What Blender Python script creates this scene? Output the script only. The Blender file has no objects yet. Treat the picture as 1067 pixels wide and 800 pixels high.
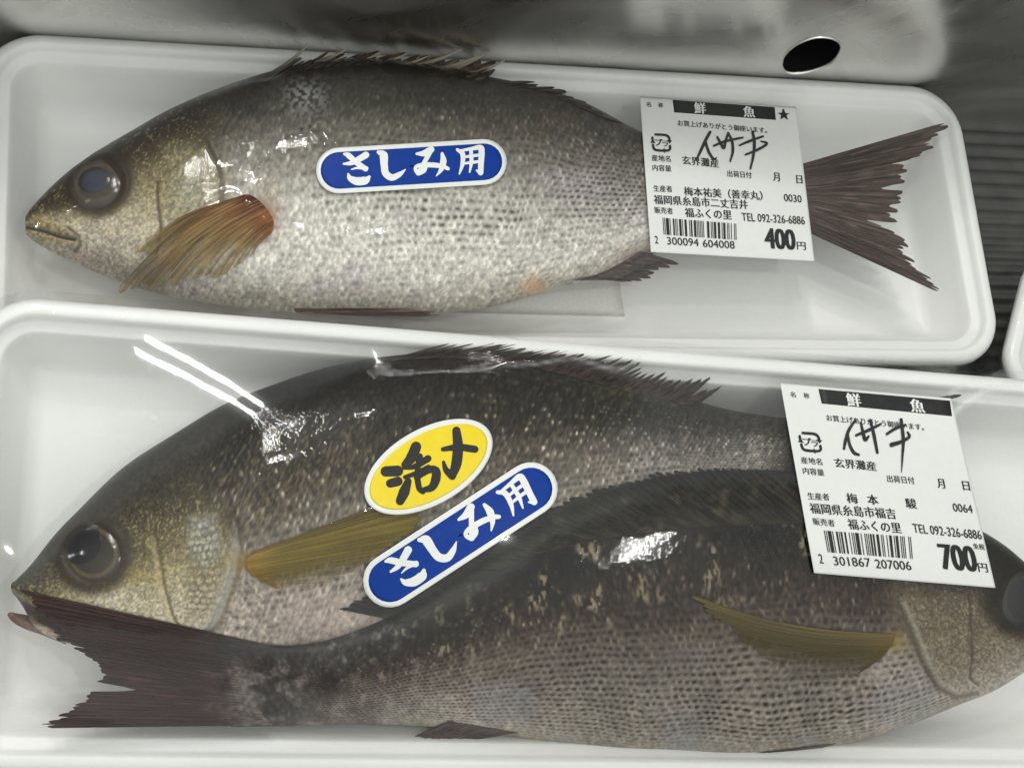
import bpy, bmesh, math, random
import numpy as np
from mathutils import Matrix, Vector

random.seed(7); np.random.seed(7)
sc = bpy.context.scene
COL = sc.collection

# ------------------------------------------------------------------ camera
PW, PH, FPX = 1067.0, 800.0, 1500.0
Xc = np.array([.969, .001, .245]); Xc /= np.linalg.norm(Xc)      # the shelf's own axes seen from the camera
Yc = np.array([-.073, -.955, .288]); Yc -= Xc * Yc.dot(Xc); Yc /= np.linalg.norm(Yc)
Zc = np.cross(Xc, Yc)
RIGHT = np.array([Xc[0], Yc[0], Zc[0]]); DOWN = np.array([Xc[1], Yc[1], Zc[1]]); FWD = np.array([Xc[2], Yc[2], Zc[2]])
CAM = np.array([0, 0, .02]) - .46 * FWD
cd = bpy.data.cameras.new("camera"); cam = bpy.data.objects.new("camera", cd); COL.objects.link(cam)
m = Matrix.Identity(4)
for i in range(3):
    m[i][0] = RIGHT[i]; m[i][1] = -DOWN[i]; m[i][2] = -FWD[i]; m[i][3] = CAM[i]
cam.matrix_world = m
cd.sensor_width = 36; cd.lens = 36 * FPX / PW; cd.clip_start = .01; cd.clip_end = 50
sc.camera = cam

# ------------------------------------------------------------------ light
w = bpy.data.worlds.new("World"); sc.world = w; w.use_nodes = True
bg = w.node_tree.nodes["Background"]; bg.inputs[0].default_value = (.97, 1.0, .96, 1); bg.inputs[1].default_value = 1
def world_gradient():      # the shop hall: bright ceiling and aisle behind the photographer, dimmer towards the case's back
    nt = w.node_tree; tc = nt.nodes.new("ShaderNodeTexCoord"); sp = nt.nodes.new("ShaderNodeSeparateXYZ"); nt.links.new(tc.outputs["Generated"], sp.inputs[0])
    mr = nt.nodes.new("ShaderNodeMapRange"); mr.inputs[1].default_value = -.9; mr.inputs[2].default_value = .9; mr.inputs[3].default_value = 1.0; mr.inputs[4].default_value = .36
    nt.links.new(sp.outputs[1], mr.inputs[0])
    mz = nt.nodes.new("ShaderNodeMapRange"); mz.inputs[1].default_value = .0; mz.inputs[2].default_value = 1; mz.inputs[3].default_value = .25; mz.inputs[4].default_value = 1.32; nt.links.new(sp.outputs[2], mz.inputs[0])   # ceiling brighter than the walls
    mu = nt.nodes.new("ShaderNodeMath"); mu.operation = 'MULTIPLY'; nt.links.new(mr.outputs[0], mu.inputs[0]); nt.links.new(mz.outputs[0], mu.inputs[1]); nt.links.new(mu.outputs[0], bg.inputs[1])
world_gradient()
sc.view_settings.view_transform = 'Standard'; sc.view_settings.look = 'None'
sc.view_settings.exposure = .32; sc.view_settings.gamma = 1
sc.cycles.use_denoising = True
sc.cycles.max_bounces = 10; sc.cycles.transparent_max_bounces = 16
sc.cycles.caustics_reflective = False; sc.cycles.caustics_refractive = False

def tube_light(name, p0, p1, width, power):
    p0 = np.array(p0); p1 = np.array(p1); c = (p0 + p1) / 2; L = np.linalg.norm(p1 - p0)
    ld = bpy.data.lights.new(name, 'AREA'); ld.shape = 'RECTANGLE'; ld.size = L; ld.size_y = width
    ld.energy = power; ld.color = (1, 1, .965)
    o = bpy.data.objects.new(name, ld); COL.objects.link(o)
    x = Vector((p1 - p0) / L); z = Vector(c) - Vector((0, 0, .02)); z = (z - x * z.dot(x)).normalized(); y = z.cross(x)
    M = Matrix.Identity(4)
    for i in range(3): M[i][0] = x[i]; M[i][1] = y[i]; M[i][2] = z[i]; M[i][3] = c[i]
    o.matrix_world = M
    return o
# a twin tube running away above the lower tray's head end, one across the aisle, small spots over the case
for a_, b_, p_ in (((-.205, .43, .95), (-.272, .87, .95), 1.7), ((-.152, .475, .95), (-.222, .885, .95), 1.7), ((-1.8, 2.3, 1.0), (1.8, 2.3, 1.0), 9)):
    tube_light("fluorescent_tube", a_, b_, .021, p_)
for p_ in ((.165, -.16, .95), (-.10, .29, .95), (.02, .64, .95), (-1.33, .06, .95)):
    tube_light("spot_lamp", (p_[0] - .025, p_[1], p_[2]), (p_[0] + .025, p_[1], p_[2]), .05, .6).data.shape = 'ELLIPSE'
# ------------------------------------------------------------------ small maths
def s2l(c):
    c = np.asarray(c, float) / 255.0
    return np.where(c <= .04045, c / 12.92, ((c + .055) / 1.055) ** 2.4)
_T = np.random.RandomState(3).rand(16, 256, 256)
def vn(x, y, seed=0):
    T = _T[seed % 16]; x = np.asarray(x, float) + 37.3 * seed; y = np.asarray(y, float) + 11.7 * seed
    xi = np.floor(x).astype(int); yi = np.floor(y).astype(int); fx = x - xi; fy = y - yi
    fx = fx * fx * (3 - 2 * fx); fy = fy * fy * (3 - 2 * fy)
    g = lambda a, b: T[a & 255, b & 255]
    return (g(xi, yi) * (1 - fx) + g(xi + 1, yi) * fx) * (1 - fy) + (g(xi, yi + 1) * (1 - fx) + g(xi + 1, yi + 1) * fx) * fy
def fbm(x, y, seed=0, o=4):
    r = 0; a = .5; t = 0
    for k in range(o):
        r = r + a * vn(x * 2 ** k, y * 2 ** k, seed + k); t += a; a *= .5
    return r / t
def rnd_cell(i, j, seed=0):
    return _T[seed % 16][np.asarray(i, int) & 255, np.asarray(j, int) & 255]
def sst(a, b, x):
    t = np.clip((x - a) / (b - a), 0, 1); return t * t * (3 - 2 * t)
def polydist(px, py, pts):
    """distance to a polyline and side-signed distance"""
    best = np.full(px.shape, 1e9); par = np.zeros(px.shape)
    pts = np.asarray(pts, float); n = len(pts) - 1
    for k in range(n):
        a = pts[k]; b = pts[k + 1]; d = b - a; L2 = d.dot(d) + 1e-9
        t = np.clip(((px - a[0]) * d[0] + (py - a[1]) * d[1]) / L2, 0, 1)
        q = np.hypot(px - a[0] - t * d[0], py - a[1] - t * d[1])
        mk = q < best; best = np.where(mk, q, best); par = np.where(mk, (k + t) / n, par)
    return best, par
def inpoly(px, py, pts):
    r = np.zeros(px.shape, bool); pts = np.asarray(pts, float); j = len(pts) - 1
    for i in range(len(pts)):
        xi, yi = pts[i]; xj, yj = pts[j]
        c = ((yi > py) != (yj > py)) & (px < (xj - xi) * (py - yi) / (yj - yi + 1e-12) + xi)
        r ^= c; j = i
    return r
def softpoly(px, py, pts, soft):
    d, _ = polydist(px, py, list(pts) + [pts[0]])
    s = np.where(inpoly(px, py, pts), d, -d)
    return sst(-soft, soft, s)
def interp_poly(pts, u, smooth=True):
    """Catmull-Rom through pts, u in 0..1 by index"""
    P = np.asarray(pts, float); n = len(P) - 1
    x = np.clip(np.asarray(u, float), 0, 1) * n; i = np.minimum(x.astype(int), n - 1); t = (x - i)[..., None]
    g = lambda k: P[np.clip(k, 0, n)]
    p1, p2 = g(i), g(i + 1)
    if not smooth: return p1 * (1 - t) + p2 * t
    p0 = np.where((i == 0)[..., None], 2 * p1 - p2, g(i - 1)); p3 = np.where((i == n - 1)[..., None], 2 * p2 - p1, g(i + 2))
    return .5 * (2 * p1 + (p2 - p0) * t + (2 * p0 - 5 * p1 + 4 * p2 - p3) * t ** 2 + (3 * p1 - p0 - 3 * p2 + p3) * t ** 3)
def arc_u(pts, n):
    """n points evenly spaced along the smooth curve"""
    q = interp_poly(pts, np.linspace(0, 1, 400)); s = np.r_[0, np.cumsum(np.hypot(*np.diff(q, axis=0).T))]
    t = np.linspace(0, s[-1], n)
    return np.stack([np.interp(t, s, q[:, 0]), np.interp(t, s, q[:, 1])], 1)

# ------------------------------------------------------------------ frames: (a, b, z) on a tray <-> world <-> photo pixel
def ray(px, py):
    px = np.asarray(px, float); py = np.asarray(py, float)
    return ((px - PW / 2) / FPX)[..., None] * RIGHT + ((py - PH / 2) / FPX)[..., None] * DOWN + FWD
def topx(P):
    d = np.asarray(P) - CAM; z = d @ FWD
    return PW / 2 + FPX * (d @ RIGHT) / z, PH / 2 + FPX * (d @ DOWN) / z
class Frame:
    def __init__(s, o, ex, ey, n):
        s.o = np.array(o, float); s.M = np.stack([ex, ey, n], 1); s.I = np.linalg.inv(s.M)
    def world(s, L): return s.o + np.asarray(L) @ s.M.T
    def local(s, P): return (np.asarray(P) - s.o) @ s.I.T
    def un(s, px, py, z):
        d = ray(px, py) @ s.I.T; c = s.local(CAM)
        t = (np.asarray(z, float) - c[2]) / d[..., 2]
        return c + t[..., None] * d
SHELF = Frame((0, 0, 0), (1, 0, 0), (0, 1, 0), (0, 0, 1))

# ------------------------------------------------------------------ objects
def link(o, parent=None):
    COL.objects.link(o)
    if parent is not None: o.parent = parent
    return o
def tag(o, label=None, cat=None, group=None, kind=None):
    if label: o["label"] = label
    if cat: o["category"] = cat
    if group: o["group"] = group
    if kind: o["kind"] = kind
    return o
def thing(name, label, cat, loc, group=None):
    o = bpy.data.objects.new(name, None); o.location = loc; o.empty_display_size = .02
    link(o); tag(o, label, cat, group); o["_"] = 0; del o["_"]
    return o
def origin(parent):
    p = np.zeros(3)
    while parent is not None: p = p + np.array(parent.location); parent = parent.parent
    return p
def mesh_obj(name, V, F, mat, parent=None, col=None, smooth=True, attrs=None, base=None):
    V = np.asarray(V, float)
    o0 = origin(parent) if base is None else np.asarray(base, float)
    me = bpy.data.meshes.new(name)
    if isinstance(F, np.ndarray) and F.ndim == 2:
        k = F.shape[1]; n = len(F)
        me.vertices.add(len(V)); me.vertices.foreach_set("co", (V - o0).astype(np.float32).ravel())
        me.loops.add(n * k); me.loops.foreach_set("vertex_index", F.astype(np.int32).ravel())
        me.polygons.add(n); me.polygons.foreach_set("loop_start", np.arange(0, n * k, k, dtype=np.int32))
        me.update(calc_edges=True)
    else:
        me.from_pydata((V - o0).tolist(), [], [list(map(int, f)) for f in F])
    me.validate()
    if smooth: me.polygons.foreach_set("use_smooth", np.ones(len(me.polygons), bool))
    if col is not None:
        a = me.color_attributes.new("Col", 'FLOAT_COLOR', 'POINT')
        a.data.foreach_set("color", np.c_[col, np.ones(len(col))].astype(np.float32).ravel())
    for k, v in (attrs or {}).items():
        a = me.attributes.new(k, 'FLOAT', 'POINT'); a.data.foreach_set("value", np.asarray(v, np.float32).ravel())
    me.materials.append(mat)
    o = bpy.data.objects.new(name, me)
    if base is not None and parent is None: o.location = base
    return link(o, parent)
def grid_faces(n, k, wrap=False, off=0):
    i = np.arange(n - 1)[:, None]; j = np.arange(k if wrap else k - 1)[None]; j2 = (j + 1) % k
    f = np.stack([i * k + j, (i + 1) * k + j, (i + 1) * k + j2, i * k + j2], -1).reshape(-1, 4)
    return f + off

# ------------------------------------------------------------------ materials
def new_mat(name):
    m = bpy.data.materials.new(name); m.use_nodes = True; nt = m.node_tree
    return m, nt, nt.nodes["Principled BSDF"]
def N(nt, t, **k):
    n = nt.nodes.new(t)
    for a, v in k.items():
        if a.startswith("i_"): n.inputs[int(a[2:])].default_value = v
        else: setattr(n, a, v)
    return n
def noise_node(nt, scale, detail=3, rough=.5, stretch=None):
    tc = N(nt, "ShaderNodeTexCoord"); mp = N(nt, "ShaderNodeMapping"); nz = N(nt, "ShaderNodeTexNoise")
    nt.links.new(tc.outputs["Object"], mp.inputs[0]); nt.links.new(mp.outputs[0], nz.inputs["Vector"])
    if stretch: mp.inputs["Scale"].default_value = stretch
    nz.inputs["Scale"].default_value = scale; nz.inputs["Detail"].default_value = detail; nz.inputs["Roughness"].default_value = rough
    return nz
def bump(nt, b, src, strength, dist):
    bp = N(nt, "ShaderNodeBump"); bp.inputs["Strength"].default_value = strength; bp.inputs["Distance"].default_value = dist
    nt.links.new(src, bp.inputs["Height"]); nt.links.new(bp.outputs[0], b.inputs["Normal"]); return bp
def ramp(nt, src, stops):
    r = N(nt, "ShaderNodeValToRGB"); e = r.color_ramp.elements
    while len(e) < len(stops): e.new(.5)
    for q, (p, c) in zip(e, stops): q.position = p; q.color = (*c, 1)
    nt.links.new(src, r.inputs[0]); return r
def plain(name, rgb, rough=.5, spec=.5, coat=0, metal=0, nscale=400, var=.08, bstr=.15, bdist=.0002):
    m, nt, b = new_mat(name)
    nz = noise_node(nt, nscale); c = np.array(rgb)
    r = ramp(nt, nz.outputs[0], [(.3, c * (1 - var)), (.7, np.minimum(c * (1 + var), 1))]); nt.links.new(r.outputs[0], b.inputs["Base Color"])
    b.inputs["Roughness"].default_value = rough; b.inputs["Specular IOR Level"].default_value = spec
    b.inputs["Coat Weight"].default_value = coat; b.inputs["Coat Roughness"].default_value = .08; b.inputs["Metallic"].default_value = metal
    if bstr: bump(nt, b, nz.outputs[0], bstr, bdist)
    return m
def skin_material(name, rough=.36, coat=.25, spec=.45, transl=0, nscale=1500, var=.12, sheer=False):
    m, nt, b = new_mat(name)
    at = N(nt, "ShaderNodeVertexColor"); at.layer_name = "Col"
    nz = noise_node(nt, nscale, 4, .65)
    r = ramp(nt, nz.outputs[0], [(.3, (1 - var,) * 3), (.7, (1 + var,) * 3)])
    mx = N(nt, "ShaderNodeMix", data_type='RGBA', blend_type='MULTIPLY'); mx.inputs[0].default_value = 1
    nt.links.new(at.outputs[0], mx.inputs[6]); nt.links.new(r.outputs[0], mx.inputs[7]); nt.links.new(mx.outputs[2], b.inputs["Base Color"])
    rr = N(nt, "ShaderNodeMapRange"); rr.inputs[3].default_value = rough - .1; rr.inputs[4].default_value = rough + .12
    n2 = noise_node(nt, 160, 3); nt.links.new(n2.outputs[0], rr.inputs[0]); nt.links.new(rr.outputs[0], b.inputs["Roughness"])
    b.inputs["Coat Weight"].default_value = coat; b.inputs["Coat Roughness"].default_value = .12; b.inputs["Specular IOR Level"].default_value = spec
    bump(nt, b, nz.outputs[0], .25, .0003)
    if transl:
        t = N(nt, "ShaderNodeBsdfTranslucent"); nt.links.new(mx.outputs[2], t.inputs[0])
        ms = N(nt, "ShaderNodeMixShader"); ms.inputs[0].default_value = transl
        nt.links.new(b.outputs[0], ms.inputs[1]); nt.links.new(t.outputs[0], ms.inputs[2])
        nt.links.new(ms.outputs[0], nt.nodes["Material Output"].inputs[0])
    if sheer:
        sa_ = N(nt, "ShaderNodeAttribute"); sa_.attribute_name = "sheer"; tp = N(nt, "ShaderNodeBsdfTransparent"); m3 = N(nt, "ShaderNodeMixShader")
        nt.links.new(sa_.outputs["Fac"], m3.inputs[0]); nt.links.new(ms.outputs[0], m3.inputs[1]); nt.links.new(tp.outputs[0], m3.inputs[2]); nt.links.new(m3.outputs[0], nt.nodes["Material Output"].inputs[0])
    return m
M_SKIN = skin_material("fish_skin", .36, .0, .14); M_FIN = skin_material("fin_membrane", .4, .0, .14, .22, 2200, .12, True)
M_EYE = skin_material("eye_cornea", .13, .35, .25, 0, 600, .05)
def foam_material():
    m, nt, b = new_mat("white_foam")
    tc = N(nt, "ShaderNodeTexCoord"); vo = N(nt, "ShaderNodeTexVoronoi"); vo.inputs["Scale"].default_value = 420
    nt.links.new(tc.outputs["Object"], vo.inputs["Vector"])
    nz = noise_node(nt, 30, 3)
    r = ramp(nt, nz.outputs[0], [(.3, (.77, .77, .75)), (.7, (.82, .82, .80))]); nt.links.new(r.outputs[0], b.inputs["Base Color"])
    b.inputs["Roughness"].default_value = .38; b.inputs["Specular IOR Level"].default_value = .4
    b.inputs["Subsurface Weight"].default_value = .0
    bump(nt, b, vo.outputs["Distance"], .22, .0003)
    return m
M_FOAM = foam_material()
M_PAPER = plain("label_paper", (.66, .67, .645), .45, .4, var=.015, bstr=.04)
M_INK = plain("black_ink", (.018, .017, .018), .5, .3, var=.2, bstr=0)
M_MARKER = plain("marker_ink", (.02, .018, .02), .4, .4, var=.3, bstr=0)
M_WHITEINK = plain("white_print", (.70, .71, .69), .4, .4, var=.02, bstr=0)
M_BLUE = plain("blue_print", (.002, .034, .24), .4, .15, coat=0, var=.06, bstr=.03)
M_YELLOW = plain("yellow_print", (.72, .56, .006), .35, .4, coat=.1, var=.03, bstr=.03)
M_STICKER = plain("sticker_paper", (.68, .69, .67), .35, .45, coat=.15, var=.02, bstr=.02)
M_PAD = plain("absorbent_pad", (.80, .79, .76), .85, .2, nscale=900, var=.05, bstr=.4, bdist=.0004)
M_SHELF = plain("ridged_plastic", (.055, .055, .05), .42, .5, nscale=120, var=.25, bstr=.1)
M_DARK = plain("dark_cavity", (.006, .006, .006), .9, .1, bstr=0)
def steel_material():
    m, nt, b = new_mat("brushed_steel")
    b.inputs["Metallic"].default_value = 1
    nz = noise_node(nt, 16, 5, .62, (1, 1, 1.4)); nz.inputs['Distortion'].default_value = .8; n2 = noise_node(nt, 120, 4, .6, (.25, 1, 1))
    r = ramp(nt, nz.outputs[0], [(.32, (.64, .635, .61)), (.5, (.78, .77, .74)), (.68, (.90, .89, .86))]); nt.links.new(r.outputs[0], b.inputs["Base Color"])
    rr = N(nt, "ShaderNodeMapRange"); rr.inputs[1].default_value = .3; rr.inputs[2].default_value = .7; rr.inputs[3].default_value = .2; rr.inputs[4].default_value = .4
    nt.links.new(nz.outputs[0], rr.inputs[0]); nt.links.new(rr.outputs[0], b.inputs["Roughness"])
    bump(nt, b, n2.outputs[0], .03, .0004)
    return m
M_STEEL = steel_material()
def film_material():
    m, nt, b = new_mat("cling_film"); nt.nodes.remove(b)
    out = nt.nodes["Material Output"]
    tr = N(nt, "ShaderNodeBsdfTransparent"); tr.inputs[0].default_value = (.985, .985, .985, 1)
    gl = N(nt, "ShaderNodeBsdfGlossy"); gl.inputs["Roughness"].default_value = .018; g2 = N(nt, "ShaderNodeBsdfGlossy"); g2.inputs["Roughness"].default_value = .08; gm = N(nt, "ShaderNodeMixShader"); gm.inputs[0].default_value = .4
    nt.links.new(gl.outputs[0], gm.inputs[1]); nt.links.new(g2.outputs[0], gm.inputs[2])
    df = N(nt, "ShaderNodeBsdfDiffuse"); df.inputs[0].default_value = (.85, .87, .87, 1)
    ga = N(nt, "ShaderNodeAttribute"); ga.attribute_name = "gap"
    nz = noise_node(nt, 480, 2, .5)
    bp = N(nt, "ShaderNodeBump"); bp.inputs["Strength"].default_value = .035; bp.inputs["Distance"].default_value = .0003
    nt.links.new(nz.outputs[0], bp.inputs["Height"]); nt.links.new(bp.outputs[0], gl.inputs["Normal"])
    fr = N(nt, "ShaderNodeFresnel"); ge = N(nt, "ShaderNodeNewGeometry"); io = N(nt, "ShaderNodeMapRange"); io.inputs[3].default_value = 1.36; io.inputs[4].default_value = 1 / 1.36
    nt.links.new(ge.outputs["Backfacing"], io.inputs[0]); nt.links.new(io.outputs[0], fr.inputs[0])
    bs = N(nt, "ShaderNodeMapRange"); bs.inputs[3].default_value = .30; bs.inputs[4].default_value = .003; nt.links.new(ga.outputs["Fac"], bs.inputs[0]); nt.links.new(bs.outputs[0], bp.inputs["Strength"])
    hz = N(nt, "ShaderNodeMath", operation='MULTIPLY'); hz.inputs[1].default_value = .024; nt.links.new(ga.outputs["Fac"], hz.inputs[0])
    m1 = N(nt, "ShaderNodeMixShader"); m2 = N(nt, "ShaderNodeMixShader")
    nt.links.new(hz.outputs[0], m1.inputs[0]); nt.links.new(tr.outputs[0], m1.inputs[1]); nt.links.new(df.outputs[0], m1.inputs[2])
    f2 = N(nt, "ShaderNodeMath", operation='MULTIPLY'); f2.inputs[1].default_value = 1.0; nt.links.new(fr.outputs[0], f2.inputs[0])
    nt.links.new(f2.outputs[0], m2.inputs[0]); nt.links.new(m1.outputs[0], m2.inputs[1]); nt.links.new(gm.outputs[0], m2.inputs[2])
    nt.links.new(m2.outputs[0], out.inputs[0])
    return m
M_FILM = film_material()

# ------------------------------------------------------------------ setting: ridged shelf and steel back wall
YW = SHELF.un(1035, 128, 0)[1]
def build_shelf():
    ys = []; zs = []; y = YW - .42; per = .0056
    while y < YW - .0005:
        for f, z in ((0, 0), (.22, -.0003), (.36, -.0010), (.5, -.0012), (.66, -.0010), (.8, -.0003), (.9, 0)):
            ys.append(min(y + f * per, YW)); zs.append(z)
        y += per
    ys.append(YW + .01); zs.append(-.0005)
    xs = np.linspace(-.5, .7, 7); V = [(x, y, z) for y, z in zip(ys, zs) for x in xs]
    o = mesh_obj("shelf", V, grid_faces(len(ys), len(xs))[:, ::-1], M_SHELF, smooth=False)
    tag(o, kind="structure")
build_shelf()
def build_wall():
    # plate with a round opening, its rim and a dark recess behind
    t = thing("steel_wall", "brushed stainless steel back panel with a round dark hole, behind the upper tray", "wall", (0, YW, 0))
    hp = [(815, 68), (818, 58), (830, 47), (848, 40), (864, 40), (874, 45), (875, 54), (866, 66), (848, 74), (830, 77), (819, 75)]
    hp = interp_poly(hp + [hp[0]], np.linspace(0, 1, 65))[:-1]
    d = ray(hp[:, 0], hp[:, 1]); tt = (YW - .0001 - CAM[1]) / d[:, 1]; Hq = CAM + tt[:, None] * d
    c = Hq.mean(0); n = len(Hq)
    x0, x1, z0, z1 = -.5, .7, -.01, .105
    ang = np.arctan2(Hq[:, 2] - c[2], Hq[:, 0] - c[0])
    V = list(Hq)
    R1 = []
    for a in ang:  # hits the plate's border
        dx, dz = math.cos(a), math.sin(a)
        k = min([(x1 - c[0]) / dx if dx > 1e-6 else 1e9, (x0 - c[0]) / dx if dx < -1e-6 else 1e9, (z1 - c[2]) / dz if dz > 1e-6 else 1e9, (z0 - c[2]) / dz if dz < -1e-6 else 1e9])
        R1.append((c[0] + dx * k, YW, c[2] + dz * k))
    rings = [Hq]
    for f in (.04, .15, .4, 1): rings.append(Hq * (1 - f) + np.array(R1) * f)
    for r in rings: r[:, 1] = YW
    V = np.concatenate(rings); F = []
    for k in range(len(rings) - 1):
        for i in range(n):
            j = (i + 1) % n; F.append((k * n + i, (k + 1) * n + i, (k + 1) * n + j, k * n + j))
    mesh_obj("panel", V, F, M_STEEL, t, smooth=False)
    back = Hq.copy(); back[:, 1] = YW + .03; fr = Hq.copy(); fr[:, 1] = YW + .0003
    V = np.concatenate([fr, back, [c + (0, .03, 0)]]); F = [(i, (i + 1) % n, n + (i + 1) % n, n + i) for i in range(n)] + [(n + i, n + (i + 1) % n, 2 * n) for i in range(n)]
    mesh_obj("hole_recess", V, F, M_DARK, t)
    a = c + (Hq - c) * 1.0; b = c + (Hq - c) * 1.022; r0 = a.copy(); r0[:, 1] = YW + .001; r1 = a.copy(); r1[:, 1] = YW - .0005; r2 = b.copy(); r2[:, 1] = YW - .0004; r3 = b.copy(); r3[:, 1] = YW + .0005
    V = np.concatenate([r0, r1, r2, r3]); F = [(k * n + i, k * n + (i + 1) % n, (k + 1) * n + (i + 1) % n, (k + 1) * n + i) for k in range(3) for i in range(n)]
    mesh_obj("hole_rim", V, F, M_STEEL, t)
build_wall()

# ------------------------------------------------------------------ foam trays
PROF = [(.012, 0), (.010, .0004), (.002, .0195), (.0008, .0212), (0, .0222), (.0002, .0243), (.0013, .0256), (.0034, .0262), (.0046, .0261), (.0054, .0243),
        (.0062, .0232), (.0086, .0230), (.0094, .0222), (.0104, .0196), (.0155, .0095), (.0175, .0072), (.0215, .006), (.030, .006)]
IN_D = np.array([p[0] for p in PROF[4:]]); IN_Z = np.array([p[1] for p in PROF[4:]])
RIM = .0262; FLOOR = .006
def rrect(W, Hh, inset, r, n=14):
    r = max(r - inset, .003); pts = []
    for cx, cy, a0 in ((W - inset - r, Hh - inset - r, 0), (inset + r, Hh - inset - r, 90), (inset + r, inset + r, 180), (W - inset - r, inset + r, 270)):
        for k in range(n):
            a = math.radians(a0 + 90 * k / (n - 1)); pts.append((cx + r * math.cos(a), cy + r * math.sin(a)))
    P = np.array(pts); P = np.r_[P, P[:1]]
    out = []
    for k in range(len(P) - 1):   # split the long sides
        m_ = 24 if np.hypot(*(P[k + 1] - P[k])) > .02 else 1
        for q in range(m_): out.append(P[k] + (P[k + 1] - P[k]) * q / m_)
    return np.array(out)
def inset_of(a, b, W, Hh, r):
    """distance inward from the rounded outline (negative outside)"""
    qx = np.abs(a - W / 2) - W / 2 + r; qy = np.abs(b - Hh / 2) - Hh / 2 + r
    return -(np.hypot(np.maximum(qx, 0), np.maximum(qy, 0)) + np.minimum(np.maximum(qx, qy), 0) - r)
class Tray: pass
def build_tray(fr, W, Hh, r, label):
    T = Tray(); T.fr = fr; T.W = W; T.H = Hh; T.r = r
    base = fr.world((W / 2, Hh / 2, 0)); rings = []
    for d, z in PROF:
        p = rrect(W, Hh, d, r); rings.append(np.c_[p, np.full(len(p), z)])
    n = len(rings[0]); V = np.concatenate(rings)
    V[:, 2] += .00035 * (fbm(V[:, 0] * 60, V[:, 1] * 60, 2) - .5)
    F = [(k * n + i, k * n + (i + 1) % n, (k + 1) * n + (i + 1) % n, (k + 1) * n + i) for k in range(len(rings) - 1) for i in range(n)]
    F.append([(len(rings) - 1) * n + i for i in range(n)]); F.append([i for i in range(n)][::-1])
    o = mesh_obj("foam_tray", fr.world(V), F, M_FOAM, None, base=base); tag(o, label, "tray")
    T.obj = o
    # raster of everything lying in the tray, half a millimetre a cell
    T.h = .0005; T.m = .006
    T.na = int((W + 2 * T.m) / T.h) + 1; T.nb = int((Hh + 2 * T.m) / T.h) + 1
    T.HF = np.full((T.na, T.nb), FLOOR)
    return T
def raster(T, L, grow=1):
    i = np.round((L[:, 0] + T.m) / T.h).astype(int); j = np.round((L[:, 1] + T.m) / T.h).astype(int)
    ok = (i >= 0) & (j >= 0) & (i < T.na) & (j < T.nb)
    Z = np.full((T.na, T.nb), -1.0); np.maximum.at(Z, (i[ok], j[ok]), L[ok, 2])
    for _ in range(grow):   # close pinholes only
        Q = Z.copy()
        for a, b in ((1, 0), (-1, 0), (0, 1), (0, -1)):
            Q = np.maximum(Q, np.roll(np.roll(Z, a, 0), b, 1))
        Z = np.where(Z > 0, Z, Q)
    T.HF = np.maximum(T.HF, Z)
def sample(G, T, a, b, h=None):
    h = h or T.h
    x = np.clip((np.asarray(a) + T.m) / h, 0, G.shape[0] - 1.001); y = np.clip((np.asarray(b) + T.m) / h, 0, G.shape[1] - 1.001)
    i = x.astype(int); j = y.astype(int); u = x - i; v = y - j
    return (G[i, j] * (1 - u) + G[i + 1, j] * u) * (1 - v) + (G[i, j + 1] * (1 - u) + G[i + 1, j + 1] * u) * v
def nrm(v): return v / np.linalg.norm(v)
# upper tray, flat on the shelf
Pz = lambda x, y, z: SHELF.un(x, y, z)
bl = Pz(-20, 33, .024); br = Pz(994, 92.5, .024); fr_ = Pz(1046, 381, .024)
ex = nrm(br - bl); ey = nrm(br - fr_); W1 = np.linalg.norm(br - bl); H1 = np.linalg.norm(br - fr_)
o1 = bl - ey * H1; o1[2] = 0.0002
F1 = Frame(o1, ex, ey, (0, 0, 1))
T1 = build_tray(F1, W1, H1, .019, "long white foam tray holding the single fish, beside the steel wall")
print("tray1", W1, H1, "angle", math.degrees(math.acos(ex.dot(ey))))
# lower tray, its back edge propped on the upper tray's front rim
piv = Pz(500, 835, 0)[1]; yfront = (o1 + ex * W1 * .5)[1]
ALPHA = math.asin(.0272 / (yfront - piv)); print("tilt", math.degrees(ALPHA))
ca, sa = math.cos(ALPHA), math.sin(ALPHA)
TILT = Frame((0, piv, .0004), (1, 0, 0), (0, ca, sa), (0, -sa, ca))
bl = TILT.un(-32, 305.5, .024); br = TILT.un(1067, 395, .024); fl = TILT.un(-50, 803, .024)
ex = nrm(br - bl); ey = nrm(bl - fl); ey = nrm(np.array([-ex[1], ex[0], 0]) * .8 + ey * .2); W2 = np.linalg.norm(br - bl) + .035; H2 = np.linalg.norm(bl - fl)
o2 = bl - ey * H2; o2[2] = 0
F2 = Frame(TILT.world(o2), TILT.M @ ex, TILT.M @ ey, TILT.M[:, 2])
T2 = build_tray(F2, W2, H2, .019, "white foam tray holding two fish, propped on the front rim of the upper tray")
print("tray2", W2, H2)
bl = Pz(1074, 255, .024); fl = Pz(1038, 399, .024); ey = nrm(bl - fl); ex = np.array([ey[1], -ey[0], 0.]); o3 = fl.copy(); o3[2] = .0002
F3 = Frame(o3, ex, ey, (0, 0, 1))
T3 = build_tray(F3, .16, np.linalg.norm(bl - fl), .015, "white foam tray corner cut off by the right edge, on the ridged shelf")

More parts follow.
